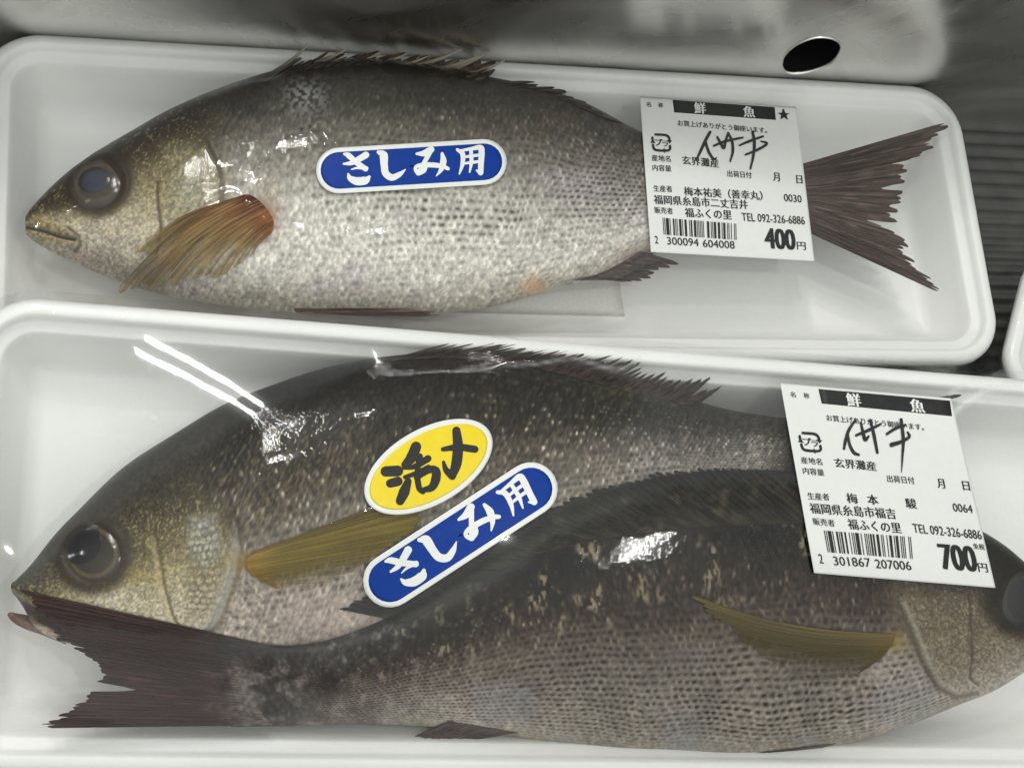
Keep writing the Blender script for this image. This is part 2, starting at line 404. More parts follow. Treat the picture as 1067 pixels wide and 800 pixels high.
# absorbent pad under the single fish
def build_pad():
    q = F1.un(np.array([300, 640, 651, 300]), np.array([215, 262, 329.5, 322]), np.full(4, FLOOR + .0008))
    n, k = 24, 12; u = np.linspace(0, 1, n)[:, None, None]; v = np.linspace(0, 1, k)[None, :, None]
    L = (q[0] * (1 - u) + q[1] * u) * (1 - v) + (q[3] * (1 - u) + q[2] * u) * v
    L[..., 2] += .0003 * fbm(L[..., 0] * 90, L[..., 1] * 90, 5)
    top = F1.world(L.reshape(-1, 3)); bot = top - (0, 0, .0008)
    f = grid_faces(n, k); V = np.r_[top, bot]; nn = n * k
    F = [tuple(x) for x in f] + [tuple(x[::-1] + nn) for x in f]
    b = [i * k for i in range(n)] + [(n - 1) * k + j for j in range(1, k)] + [i * k + k - 1 for i in range(n - 2, -1, -1)] + [j for j in range(k - 2, 0, -1)]
    F += [(b[i], b[(i + 1) % len(b)], b[(i + 1) % len(b)] + nn, b[i] + nn) for i in range(len(b))]
    o = mesh_obj("absorbent_pad", V, F, M_PAD, None, base=top.mean(0)); tag(o, "white absorbent paper pad lying under the single fish's belly in the upper tray", "pad")
build_pad()

# ------------------------------------------------------------------ fish
class Fish: pass
def mixc(c, mask, rgb):
    mask = np.asarray(mask)[..., None]; return c * (1 - mask) + np.asarray(rgb, float) * mask
def body(T, root, stations, tmax, zc, roll, tprof, paint, relief, scale_px, ns=640, nw=210, rows=30, gain=.94, pivot=172.0):
    """stations: (dorsal pixel, ventral pixel) pairs from snout to tail base; paint(px,py,s,w,sca) -> sRGB 0..255"""
    D = np.array([s[0] for s in stations], float); Vn = np.array([s[1] for s in stations], float)
    mid = (D + Vn) / 2; cum = np.r_[0, np.cumsum(np.hypot(*np.diff(mid, axis=0).T))]; idx = np.linspace(0, 1, len(stations))
    sr = np.linspace(0, 1, ns); sr = .8 * sr + .2 * sr ** 2
    u = np.interp(sr * cum[-1], cum, idx)
    d = interp_poly(D, u); v = interp_poly(Vn, u)
    nb = 26
    q = np.linspace(-1, 1, nw); wt = .45 * q + .55 * np.sin(q * math.pi / 2)
    qb = np.linspace(1, -1, nb + 2)[1:-1]; wb = .3 * qb + .7 * np.sin(qb * math.pi / 2)
    wv = np.r_[wt, wb]; side = np.r_[np.ones(nw), -np.ones(nb)]
    # anchor lines on the mid plane
    zz = zc + 0 * sr
    dl = T.fr.un(d[:, 0], d[:, 1], zz + roll); vl = T.fr.un(v[:, 0], v[:, 1], zz - roll)
    th = tmax * np.interp(sr, *zip(*tprof))
    cmid = (dl + vl) / 2; half = (dl - vl) / 2; hl = np.linalg.norm(half[:, :2], axis=1)
    shrink = np.sqrt(np.clip(1 - (th * .30 / np.maximum(hl, 1e-5)) ** 2, .55, 1)); half = half * shrink[:, None]
    W_ = wv[None, :]; prof = (1 - np.abs(W_) ** 2.15) ** .58
    L = cmid[:, None, :] + half[:, None, :] * wv[None, :, None]
    L[..., 2] += side[None] * prof * th[:, None]
    # flattened underside resting in the tray
    low = (side < 0)[None] & (L[..., 2] < FLOOR + .001); L[..., 2] = np.where(low, FLOOR + .0006 + .0002 * np.abs(W_), L[..., 2])
    P = T.fr.world(L.reshape(-1, 3)); px, py = topx(P); px = px.reshape(ns, -1); py = py.reshape(ns, -1)
    # scale lattice
    Hpx = np.hypot(*(d - v).T); hm = Hpx.max()
    size = scale_px * np.clip(Hpx / hm, .25, 1) ** .55
    su = np.r_[0, np.cumsum(np.diff(sr * cum[-1]) / ((size[1:] + size[:-1]) / 2))]
    bend = 1.6 * (1 - W_ ** 2)
    sv = rows / 2 * np.arcsin(np.clip(W_, -1, 1) * .96) + 1.6 * vn(px * .016, py * .02, 4) + .35 * vn(px * .09, py * .09, 9)
    suu = su[:, None] + bend + 2.2 * vn(px * .018, py * .02, 5) + .5 * vn(px * .08, py * .08, 10) + 0 * sv
    row = np.floor(sv); s2 = suu + .5 * (row % 2); cellx = np.floor(s2); fx = s2 - cellx; fy = sv - row
    sca = dict(fx=fx, fy=fy, r1=rnd_cell(cellx, row, 1), r2=rnd_cell(cellx, row, 2), su=suu, sv=sv)
    S = np.repeat(sr[:, None], len(wv), 1); Wg = np.repeat(W_, ns, 0)
    rel, smask = relief(px, py, S, Wg)
    sh = (fx * .8 - sst(.8, 1, fx) * .8) * (1 - .5 * np.abs(fy - .5)) + .35 * (sca['r1'] - .5)
    top = (side > 0)[None] * np.clip(prof * 1.3, 0, 1)
    L[..., 2] += top * (rel * .001 + smask * sh * .00016)
    colr = paint(px, py, S, Wg, sca)
    colr = pivot * (np.clip(colr, 3, 250) / pivot) ** 1.32      # the photographed skins run from near black backs to silver bellies
    colr = colr * .80 + colr.mean(-1, keepdims=True) * .20
    colr = s2l(np.clip(colr, 3, 250)) * gain
    # close the two ends
    V = T.fr.world(L.reshape(-1, 3)); k = len(wv); F = grid_faces(ns, k, wrap=True)
    c0 = V[:k].mean(0); c1 = V[-k:].mean(0)
    Fl = F
    V = np.r_[V, [c0, c1]]; colr = colr.reshape(-1, 3); colr = np.r_[colr, colr[:1], colr[-1:]]
    n0 = ns * k
    caps = np.array([(n0, j, (j + 1) % k, (j + 1) % k) for j in range(k)] + [(n0 + 1, (ns - 1) * k + (j + 1) % k, (ns - 1) * k + j, (ns - 1) * k + j) for j in range(k)])
    me_faces = [None]
    o = mesh_obj_mixed("body", V, F, caps[:, :3], M_SKIN, root, colr)
    raster(T, L[:, :nw].reshape(-1, 3), 2)
    return o
def mesh_obj_mixed(name, V, Q, Tn, mat, parent, col):
    me = bpy.data.meshes.new(name); o0 = origin(parent)
    me.vertices.add(len(V)); me.vertices.foreach_set("co", (V - o0).astype(np.float32).ravel())
    nl = Q.size + Tn.size; me.loops.add(nl); me.loops.foreach_set("vertex_index", np.r_[Q.ravel(), Tn.ravel()].astype(np.int32))
    st = np.r_[np.arange(0, Q.size, 4), Q.size + np.arange(0, Tn.size, 3)].astype(np.int32)
    me.polygons.add(len(st)); me.polygons.foreach_set("loop_start", st); me.update(calc_edges=True); me.validate()
    me.polygons.foreach_set("use_smooth", np.ones(len(me.polygons), bool))
    a = me.color_attributes.new("Col", 'FLOAT_COLOR', 'POINT'); a.data.foreach_set("color", np.c_[col, np.ones(len(col))].astype(np.float32).ravel())
    me.materials.append(mat); return link(bpy.data.objects.new(name, me), parent)
def blur(Z, n):
    for _ in range(n):
        Q = np.pad(Z, 1, mode='edge'); Z = (Q[1:-1, 1:-1] * 2 + Q[:-2, 1:-1] + Q[2:, 1:-1] + Q[1:-1, :-2] + Q[1:-1, 2:]) / 6
    return Z
def fin(T, root, name, base, tip, zmin, rays, colfn, jag=.08, notch=.1, lift=.0006, res=5, nv=40, ridge=.00022, curve=0, seed=0, thick=.00014, ztip=None, track=True, sheer=.12, hump=0, splits=(), sheer_u=None):
    nu = rays * res + 1; u = np.linspace(0, 1, nu)
    B = arc_u(base, nu); Tp = arc_u(tip, nu)
    rng = np.random.RandomState(seed + 11); rl = rng.rand(rays + 1); ri = np.minimum((u * rays).astype(int), rays - 1); fr = u * rays - ri
    tmax = 1 - jag * rl[ri] - notch * np.abs(fr - .5) ** 2 * 4 * (.4 + .6 * rl[(ri + 3) % rays])
    tmax = tmax - jag * .7 * vn(u * 9, 0 * u, seed + 1)
    for u0_, w_, d_ in splits: tmax = tmax - d_ * np.clip(1 - np.abs(u - u0_) / w_, 0, 1)
    tmax = np.minimum(tmax / np.percentile(tmax, 90), 1.06)
    v = np.linspace(0, 1, nv)[None, :] * tmax[:, None]
    vv = v[..., None]; px = B[:, None] * (1 - vv) + Tp[:, None] * vv
    if curve:
        nrm_ = np.stack([-(Tp - B)[:, 1], (Tp - B)[:, 0]], 1); px = px + nrm_[:, None] * (curve * np.sin(vv * math.pi))
    px = px + (vn(u * rays * 1.3, 0 * u, seed)[:, None, None] - .5) * 3 * vv
    zt = zmin if ztip is None else ztip
    z = zmin + (zt - zmin) * v
    for _ in range(3):
        L = T.fr.un(px[..., 0], px[..., 1], z)
        z = np.maximum(sample(T.HF, T, L[..., 0], L[..., 1]) + .00015 + lift * np.minimum(1, v * 5), zmin + (zt - zmin) * v); z = np.maximum(blur(z, 6), z - .0002)
    z = blur(z, 3)
    z = z + ridge * np.abs(np.sin(u * rays * math.pi))[:, None] * np.minimum(1, v * 6) + .0006 * (fbm(u[:, None] * 6, v * 3, seed) - .5)
    z = z + hump * np.exp(-((v - .06) / .09) ** 2) * np.sin(math.pi * u)[:, None] * (.6 + .8 * vn(u * 5, 0 * u, 7)[:, None])
    L = T.fr.un(px[..., 0], px[..., 1], z)
    sh = np.clip(sheer * sst(.1, .8, v) * (.35 + 1.1 * np.abs(fr - .5)[:, None] * 2) * (.5 + vn(u[:, None] * 26, v * 5, 6)), 0, .92)
    if sheer_u is not None: sh = np.clip(sh * .25 + sst(sheer_u[0], sheer_u[1], u)[:, None] * sst(-.12, .25, v) * sheer * (.7 + .5 * vn(u[:, None] * 30, v * 3, 6)), 0, .96)
    sh = sh.ravel()
    c = s2l(np.clip(colfn(px[..., 0], px[..., 1], np.repeat(u[:, None], nv, 1), v, fr[:, None] + 0 * v, rl[ri][:, None] + 0 * v), 3, 250)) * 1.12
    top = L.reshape(-1, 3); bot = top.copy(); bot[:, 2] -= thick
    n = nu * nv; f = grid_faces(nu, nv)
    b = [i * nv for i in range(nu)] + [(nu - 1) * nv + j for j in range(1, nv)] + [i * nv + nv - 1 for i in range(nu - 2, -1, -1)] + [j for j in range(nv - 2, 0, -1)]
    b = np.array(b); e = np.roll(b, -1); sidef = np.stack([b, e, e + n, b + n], 1)
    F = np.r_[f, f[:, ::-1] + n, sidef]
    c = c.reshape(-1, 3)
    o = mesh_obj(name, T.fr.world(np.r_[top, bot]), F, M_FIN, root, np.r_[c, c], attrs={"sheer": np.r_[sh, sh]})
    if track: raster(T, top, 2)
    return o
def eye(T, root, px, py, rpx, pr, poff, ring, pupil, bulge=.0022):
    z0 = .03
    for _ in range(6):
        L = T.fr.un(px, py, z0); z0 = float(sample(T.HF, T, L[0], L[1]))
    # local slope of the head, so the eye sits flush in it
    R = rpx / FPX * np.linalg.norm(T.fr.world(L) - CAM)
    g = R * .9; gx = (sample(T.HF, T, L[0] + g, L[1]) - sample(T.HF, T, L[0] - g, L[1])) / (2 * g); gy = (sample(T.HF, T, L[0], L[1] + g) - sample(T.HF, T, L[0], L[1] - g)) / (2 * g)
    gx = float(np.clip(gx, -.5, .5)); gy = float(np.clip(gy, -.5, .5))
    z0 = float(np.mean([sample(T.HF, T, L[0] + g * math.cos(a), L[1] + g * math.sin(a)) for a in np.linspace(0, 6.28, 9)[:-1]]))
    def cap(name, R, cx, cy, zoff, bul, colf, parent, nr=22, na=64):
        r = np.linspace(0, 1, nr); a = np.linspace(0, 2 * math.pi, na, endpoint=False)
        rr, aa = np.meshgrid(r, a, indexing='ij'); x = rr * R * np.cos(aa) + cx; y = rr * R * np.sin(aa) + cy
        zz = z0 + gx * x + gy * y + zoff + bul * (1 - rr ** 2.4)
        P = np.stack([L[0] + x, L[1] + y, zz], -1).reshape(-1, 3)
        c = s2l(np.clip(colf(rr, aa), 2, 250)).reshape(-1, 3)
        raster(T, P, 2)
        return mesh_obj(name, T.fr.world(P), grid_faces(nr, na, wrap=True), M_EYE, parent, c)
    def cring(r, a):
        c = np.zeros(r.shape + (3,)) + ring[0]
        c = mixc(c, sst(.62, .7, r) * (1 - sst(.74, .84, r)), ring[1]); c = mixc(c, sst(.86, .95, r), ring[2])
        return c * (.85 + .3 * fbm(a * 5 + 9, r * 6, 3))[..., None]
    e = cap("eye", R, 0, 0, -.0006, bulge, cring, root)
    R2 = R * pr; ox, oy = poff[0] * R, poff[1] * R
    bz = bulge * (1 - (math.hypot(ox, oy) / R) ** 2.4)
    def cp(r, a):
        c = np.zeros(r.shape + (3,)) + pupil[0]; c = mixc(c, sst(.45, .95, r), pupil[1]); return c * (.9 + .2 * fbm(r * 3 * np.cos(a) + 5, r * 3 * np.sin(a), 6))[..., None]
    cap("pupil", R2, ox, oy, -.0006 + bulge * (1 - pr ** 2.4) - .0002, bulge * pr ** 2.4 + .0004, cp, e)

# --- the single fish of the upper tray
def scale_shade(c, sca, dot, dotc, var, fleck, fl_mask, fleckc):
    fx, fy = sca['fx'], sca['fy']
    d = np.exp(-((fx - .45) / .30) ** 2 - ((fy - .5) / .23) ** 2)
    bell = np.exp(-((fx - .6) / .38) ** 2 - ((fy - .5) / .38) ** 2)
    c = c * (1 + var * (sca['r1'] - .5) * bell + .10 * (fx - .5))[..., None]
    c = mixc(c, np.clip(d * dot * (.35 + 1.1 * sca['r2']), 0, 1), dotc)
    e = np.exp(-((fx - .86) / .16) ** 2) * sst(1 - fleck, 1, sca['r1']) * np.exp(-((fy - .5) / .3) ** 2)  # silver flecks, with the wet glint of the scales put into the colour
    return mixc(c, np.clip(e * fl_mask * 1.3, 0, 1), fleckc)
TPROF = [(0, .16), (.02, .32), (.06, .52), (.12, .74), (.2, .92), (.32, 1), (.45, .98), (.6, .82), (.75, .58), (.88, .38), (.97, .24), (1, .10)]
f1 = thing("fish", "silver grey fish alone in the upper tray, with cloudy eye and orange side fin", "fish", F1.world(F1.un(420, 200, FLOOR)))
ST1 = [((27, 226), (27, 244)), ((33, 217), (36, 252)), ((46, 203), (51, 261)), ((64, 186), (70, 270)), ((95, 163), (100, 284)), ((135, 139), (140, 299)),
       ((180, 114), (190, 312)), ((235, 91), (250, 321)), ((300, 72), (315, 327)), ((370, 66), (385, 330)), ((430, 70), (450, 328)), ((500, 80), (515, 320)),
       ((560, 92), (570, 304)), ((610, 109), (622, 291)), ((665, 138), (675, 268)), ((720, 160), (725, 246)), ((780, 174), (780, 232)), ((830, 175), (830, 232))]
OP1 = [(215, 148), (228, 175), (232, 200), (225, 225), (205, 250), (180, 275), (150, 290)]
PRE1 = [(164, 190), (165, 215), (168, 240), (163, 268), (140, 290)]
def head_mask1(px, py): return 1 - sst(-24, 22, px - np.interp(py, [60, 110, 150, 190, 230, 280, 330], [232, 222, 222, 232, 230, 190, 150]))
def relief1(px, py, S, Wg):
    hm = head_mask1(px, py); r = np.zeros(px.shape)
    r += .7 * softpoly(px, py, OP1 + PRE1[::-1], 2.5) + .8 * softpoly(px, py, PRE1 + [(112, 292), (84, 262), (100, 232), (135, 210)], 3)
    d, _ = polydist(px, py, OP1); r += .4 * np.exp(-(d / 6) ** 2) * 1
    d2, _ = polydist(px - 5, py, OP1); r -= .8 * np.exp(-(d2 / 4) ** 2)
    d, _ = polydist(px, py, PRE1); r -= .5 * np.exp(-(d / 2.0) ** 2)
    d, _ = polydist(px, py, [(27, 236), (45, 240), (62, 246), (78, 250)]); r -= 1.2 * np.exp(-(d / 2.2) ** 2)
    d, _ = polydist(px, py, [(34, 226), (52, 234), (70, 242), (80, 254)]); r += .7 * np.exp(-(d / 4) ** 2)
    d, _ = polydist(px, py, [(33, 246), (52, 252), (72, 257)]); r += .6 * np.exp(-(d / 4) ** 2)
    e = np.hypot(px - 102, py - 191); r += .7 * np.exp(-((e - 30) / 5) ** 2)
    r += hm * .5 * (fbm(px * .035, py * .035, 3) - .5) + .3 * (fbm(px * .02, py * .02, 8) - .5)
    return r, (1 - hm * .8)
def paint1(px, py, S, Wg, sca):
    g = Wg + .10 * (fbm(px * .02, py * .03, 1) - .5)
    kx = [-1, -.8, -.55, -.3, 0, .3, .55, .8, 1]
    K = np.array([(176, 170, 156), (200, 196, 187), (198, 195, 186), (182, 179, 170), (142, 138, 127), (98, 93, 83), (70, 65, 57), (50, 46, 42), (36, 34, 31)], float)
    c = np.stack([np.interp(g, kx, K[:, i]) for i in range(3)], -1)
    # tail half a little greyer and pinker
    tl = sst(.45, .85, S); c = mixc(c, tl * .45 * sst(-1, -.2, Wg), (118, 112, 112))
    c = mixc(c, .35 * sst(.55, .75, fbm(px * .012 + 3, py * .02, 9)) * sst(.6, -.2, Wg), (170, 158, 168))
    c = mixc(c, .30 * sst(.5, .7, fbm(px * .02, py * .02, 12)) * sst(.1, .5, Wg), (110, 96, 70))
    dots = .6 * sst(-.75, -.2, Wg) * sst(.8, .45, Wg) + .15
    dots = dots * (.25 + 1.2 * sst(.36, .64, fbm(px * .013, py * .02, 6))) * (.3 + .8 * sst(.3, .5, S))
    c = scale_shade(c, sca, dots, (84, 78, 70), .30, .35, .40 * sst(.95, .1, Wg), (214, 211, 200))
    n = vn(px * .55 + py * .15, py * .24, 2) - .5; c = c * (1 + n * (.16 + .26 * sst(0, .5, Wg)))[..., None]
    n = fbm(px * .3, py * .3, 7, 2); c = c * (.88 + .24 * n)[..., None]
    # pale bruise behind the nape
    bru = np.exp(-((px - 318) / 26) ** 2 - ((py - 100) / 20) ** 2) * sst(.35, .6, vn(px * .35, py * .35, 5)); c = mixc(c, .75 * bru, (175, 178, 180))
    # head
    hm = head_mask1(px, py)
    hk = np.array([(150, 142, 128), (178, 170, 154), (172, 162, 140), (146, 135, 104), (118, 106, 76), (74, 65, 46), (52, 46, 35), (44, 40, 33)], float)
    h = np.stack([np.interp(Wg + .2 * (fbm(px * .03, py * .03, 2) - .5), [-1, -.75, -.45, -.15, .1, .4, .7, 1], hk[:, i]) for i in range(3)], -1)
    h = mixc(h, .6 * softpoly(px, py, [(170, 150), (215, 150), (228, 195), (215, 225), (172, 230)], 14), (140, 133, 105))
    h = mixc(h, .55 * np.exp(-((px - 200) / 16) ** 2 - ((py - 195) / 22) ** 2), (158, 158, 150))
    h = mixc(h, .85 * np.exp(-((px - 58) / 30) ** 2 - ((py - 206) / 17) ** 2), (70, 62, 46))
    h = mixc(h, .7 * softpoly(px, py, [(24, 230), (50, 228), (80, 246), (78, 258), (50, 254), (28, 246)], 4), (146, 130, 88))
    h = mixc(h, .5 * np.exp(-((px - 88) / 14) ** 2 - ((py - 270) / 10) ** 2), (180, 150, 140))
    sp = vn(px * .45, py * .45, 4); sp2 = vn(px * .9, py * .9, 8)
    h = h * (.72 + .34 * sp + .22 * sp2)[..., None]
    h = mixc(h, .45 * sst(.72, .86, vn(px * .6, py * .6, 11)), (205, 190, 140))
    c = mixc(c, hm, h)
    d, _ = polydist(px, py, PRE1); c = mixc(c, .6 * np.exp(-(d / 1.5) ** 2), (70, 50, 42))
    d, _ = polydist(px, py, OP1); c = mixc(c, .35 * np.exp(-((d - 1) / 3) ** 2), (70, 62, 48))
    d, _ = polydist(px, py, [(27, 236), (45, 240), (62, 246), (78, 250)]); c = mixc(c, .85 * np.exp(-(d / 1.8) ** 2), (58, 48, 34))
    d, _ = polydist(px, py, [(72, 238), (82, 246), (84, 256), (78, 262)]); c = mixc(c, .6 * np.exp(-(d / 2) ** 2), (80, 68, 52))
    # orange wound round the fin base, vent
    c = mixc(c, .55 * np.exp(-((px - 278) / 14) ** 2 - ((py - 222) / 22) ** 2), (150, 110, 84))
    c = mixc(c, .75 * np.exp(-((px - 556) / 13) ** 2 - ((py - 300) / 11) ** 2), (205, 158, 118))
    c = mixc(c, .4 * np.exp(-((px - 668) / 30) ** 2 - ((py - 268) / 10) ** 2), (120, 78, 66))
    e = np.hypot((px - 102), (py - 186) * .92); c = mixc(c, sst(44, 30, e) * .85, (58, 46, 34))
    c = mixc(c, .9 * sst(2.2, 1.0, np.minimum(np.hypot(px - 314, py - 135), np.hypot(px - 323, py - 132) * 1.3)), (22, 18, 15))
    return c
body(T1, f1, ST1, .021, .027, .0005, TPROF, paint1, relief1, 8.2, rows=34, gain=1.04, pivot=186.0)
eye(T1, f1, 101, 191, 28, .70, (-.03, .03), ((58, 50, 40), (70, 62, 48), (40, 32, 25)), ((46, 50, 62), (22, 20, 21)), .0021)
def brownfin(px, py, u, v, fr, rl):
    c = np.zeros(px.shape + (3,)) + (80, 67, 62); c = mixc(c, .5 * sst(.3, .7, rl), (62, 50, 47)); c = mixc(c, .5 * sst(.5, .95, np.abs(fr - .5) * 2) * (vn(u * 60, v * 9, 3) > .55), (150, 132, 122))
    c = mixc(c, .5 * sst(.6, 1, v) * (vn(u * 40, v * 3, 5)), (112, 92, 82))
    return c * (.7 + .5 * vn(u * 90, v * 8, 4))[..., None]
def darkfin(px, py, u, v, fr, rl):
    c = np.zeros(px.shape + (3,)) + (48, 40, 37); c = mixc(c, .6 * rl, (66, 52, 46)); c = mixc(c, .45 * sst(.6, .95, np.abs(fr - .5) * 2) * (vn(u * 50, v * 7, 3) > .6), (100, 92, 84))
    return c * (.65 + .6 * vn(u * 90, v * 8, 4))[..., None]
fin(T1, f1, "tail_fin", [(818, 176), (824, 190), (827, 204), (824, 218), (818, 231)],
    [(997, 124), (990, 133), (976, 152), (955, 163), (944, 172), (946, 184), (938, 197), (937, 212), (936, 226), (938, 240), (947, 258), (955, 275), (970, 292), (986, 308)],
    .0285, 36, brownfin, jag=.08, notch=.05, seed=2, ridge=.0004, nv=56, sheer=.14, splits=((.30, .02, .12), (.43, .018, .2), (.62, .025, .3), (.52, .012, .12)))
# spiny dorsal fin, folded back along the ridge
def dorsal1(px, py, u, v, fr, rl):
    c = np.zeros(px.shape + (3,)) + (72, 62, 52); c = mixc(c, .6 * sst(.35, .1, np.abs(fr - .5) * 2), (120, 110, 92)); c = mixc(c, .7 * (vn(u * 30, v * 4, 6) > .5), (46, 37, 32))
    return c * (.8 + .4 * vn(u * 70, v * 9, 4))[..., None]
def spine(T, root, p0, p1, z0, z1, r, col):
    n, k = 12, 8; t = np.linspace(0, 1, n); q = np.array(p0) * (1 - t[:, None]) + np.array(p1) * t[:, None]; q[:, 1] += 2.0 * np.sin(t * math.pi)
    C = T.fr.world(T.fr.un(q[:, 0], q[:, 1], z0 + (z1 - z0) * t)); d = nrm(C[-1] - C[0]); a = nrm(np.cross(d, (0, 0, 1))); b = np.cross(a, d)
    an = np.linspace(0, 2 * math.pi, k, endpoint=False); R = r * (1 - t) ** .7 + .00008
    V = C[:, None] + R[:, None, None] * (np.cos(an)[None, :, None] * a + np.sin(an)[None, :, None] * b)
    c = s2l(np.array(col) * (.75 + .35 * t[:, None, None] + .0 * an[None, :, None])) * np.ones((n, k, 1))
    return mesh_obj("spine", V.reshape(-1, 3), grid_faces(n, k, wrap=True), M_FIN, root, c.reshape(-1, 3))
df = fin(T1, f1, "dorsal_fin", [(268, 88), (320, 74), (380, 70), (440, 74), (500, 86)], [(306, 62), (356, 54), (405, 55), (470, 56), (528, 68)], .029, 22, dorsal1, jag=.4, notch=.35, seed=5, res=7, ridge=.0004, ztip=.030, track=False)
for p0_, p1_ in (((286, 76), (321, 47)), ((322, 68), (362, 51)), ((350, 70), (400, 54)), ((378, 70), (425, 56)), ((402, 72), (448, 58)), ((428, 70), (483, 51)), ((448, 74), (500, 58)), ((462, 76), (517, 50)), ((480, 80), (528, 62))):
    spine(T1, df, p0_, p1_, (.029), .031, .00095, (158, 148, 130))
fin(T1, f1, "rear_dorsal_fin", [(505, 88), (540, 94), (580, 103), (625, 122)], [(548, 84), (582, 92), (612, 106), (650, 130)], .028, 9, darkfin, jag=.3, notch=.3, seed=6)
def orangefin(px, py, u, v, fr, rl):
    c = np.zeros(px.shape + (3,)) + (142, 116, 66); c = mixc(c, .6 * sst(.35, 0, u), (92, 70, 38))
    c = mixc(c, .9 * sst(.6, .0, v), (112, 66, 30)); c = mixc(c, .9 * sst(.16, .0, v) * sst(.75, .3, u), (66, 28, 20)); c = mixc(c, .7 * sst(.25, .05, v) * sst(.4, .7, u), (140, 84, 40))
    c = mixc(c, .6 * sst(.5, .9, np.abs(fr - .5) * 2) * (vn(u * 30, v * 4, 9) > .45), (184, 166, 122)); c = mixc(c, .5 * sst(.5, 1, v), (156, 140, 104))
    return c * (.75 + .45 * vn(u * 80, v * 8, 4))[..., None]
fin(T1, f1, "pectoral_fin", [(244, 206), (260, 203), (275, 214), (285, 230), (283, 243)], [(134, 264), (150, 272), (118, 308), (150, 302), (185, 296), (215, 292), (240, 284), (266, 262)],
    .03, 20, orangefin, jag=.07, notch=.05, lift=.0009, seed=9, ridge=.0002, curve=.07, sheer=.7, hump=.0022)
def pelvic1(px, py, u, v, fr, rl): return darkfin(px, py, u, v, fr, rl) * 1.45
fin(T1, f1, "pelvic_fin", [(306, 321), (308, 325), (316, 328)], [(430, 321), (458, 325), (446, 330)], .020, 8, lambda *a: brownfin(*a) * 1.45, jag=.1, notch=.1, seed=12, lift=.0004)
fin(T1, f1, "anal_fin", [(596, 292), (630, 283), (668, 262)], [(640, 293), (668, 292), (709, 274)], .020, 9, brownfin, jag=.12, notch=.2, seed=13, lift=.0004)

# --- the two fish of the lower tray
f2 = thing("fish", "dark olive fish under the yellow oval sticker, head to the left", "fish", F2.world(F2.un(420, 520, FLOOR)))
ST2 = [((13, 604), (14, 621)), ((21, 597), (24, 634)), ((34, 584), (38, 656)), ((57, 555), (62, 669)), ((80, 531), (92, 676)), ((128, 485), (140, 686)), ((186, 447), (200, 691)),
       ((236, 418), (250, 694)), ((287, 398), (300, 692)), ((337, 382), (350, 686)), ((400, 370), (405, 672)), ((470, 366), (470, 650)), ((545, 372), (545, 622)), ((620, 387), (620, 592)),
       ((690, 406), (690, 562)), ((750, 424), (750, 538)), ((800, 433), (800, 518)), ((840, 437), (840, 512))]
OP2 = [(238, 545), (244, 570), (241, 590), (233, 618), (220, 648), (200, 670)]
PRE2 = [(163, 560), (168, 585), (172, 612), (180, 640), (186, 652)]
def head_mask2(px, py): return 1 - sst(-24, 20, px - np.interp(py, [400, 450, 500, 545, 600, 640, 690], [262, 236, 210, 240, 244, 228, 195]))
MOUTH2 = [(12, 622), (24, 632), (40, 644), (62, 656)]
def relief2(px, py, S, Wg):
    hm = head_mask2(px, py); r = np.zeros(px.shape)
    r += .7 * softpoly(px, py, OP2 + PRE2[::-1], 2.5) + .8 * softpoly(px, py, PRE2 + [(150, 660), (90, 640), (100, 622), (135, 600)], 3)
    d, _ = polydist(px, py, OP2); r += .4 * np.exp(-(d / 5) ** 2)
    d2, _ = polydist(px - 6, py, OP2); r -= .9 * np.exp(-(d2 / 4) ** 2)
    d, _ = polydist(px, py, PRE2); r -= .5 * np.exp(-(d / 2.0) ** 2)
    d, _ = polydist(px, py, MOUTH2); r -= 3.5 * np.exp(-(d / 6) ** 2)
    e = np.hypot(px - 95, py - 577); r += .7 * np.exp(-((e - 33) / 5) ** 2)
    r += hm * .5 * (fbm(px * .035, py * .035, 3) - .5) + .5 * (fbm(px * .02, py * .02, 8) - .5)
    return r, (1 - hm * .8)
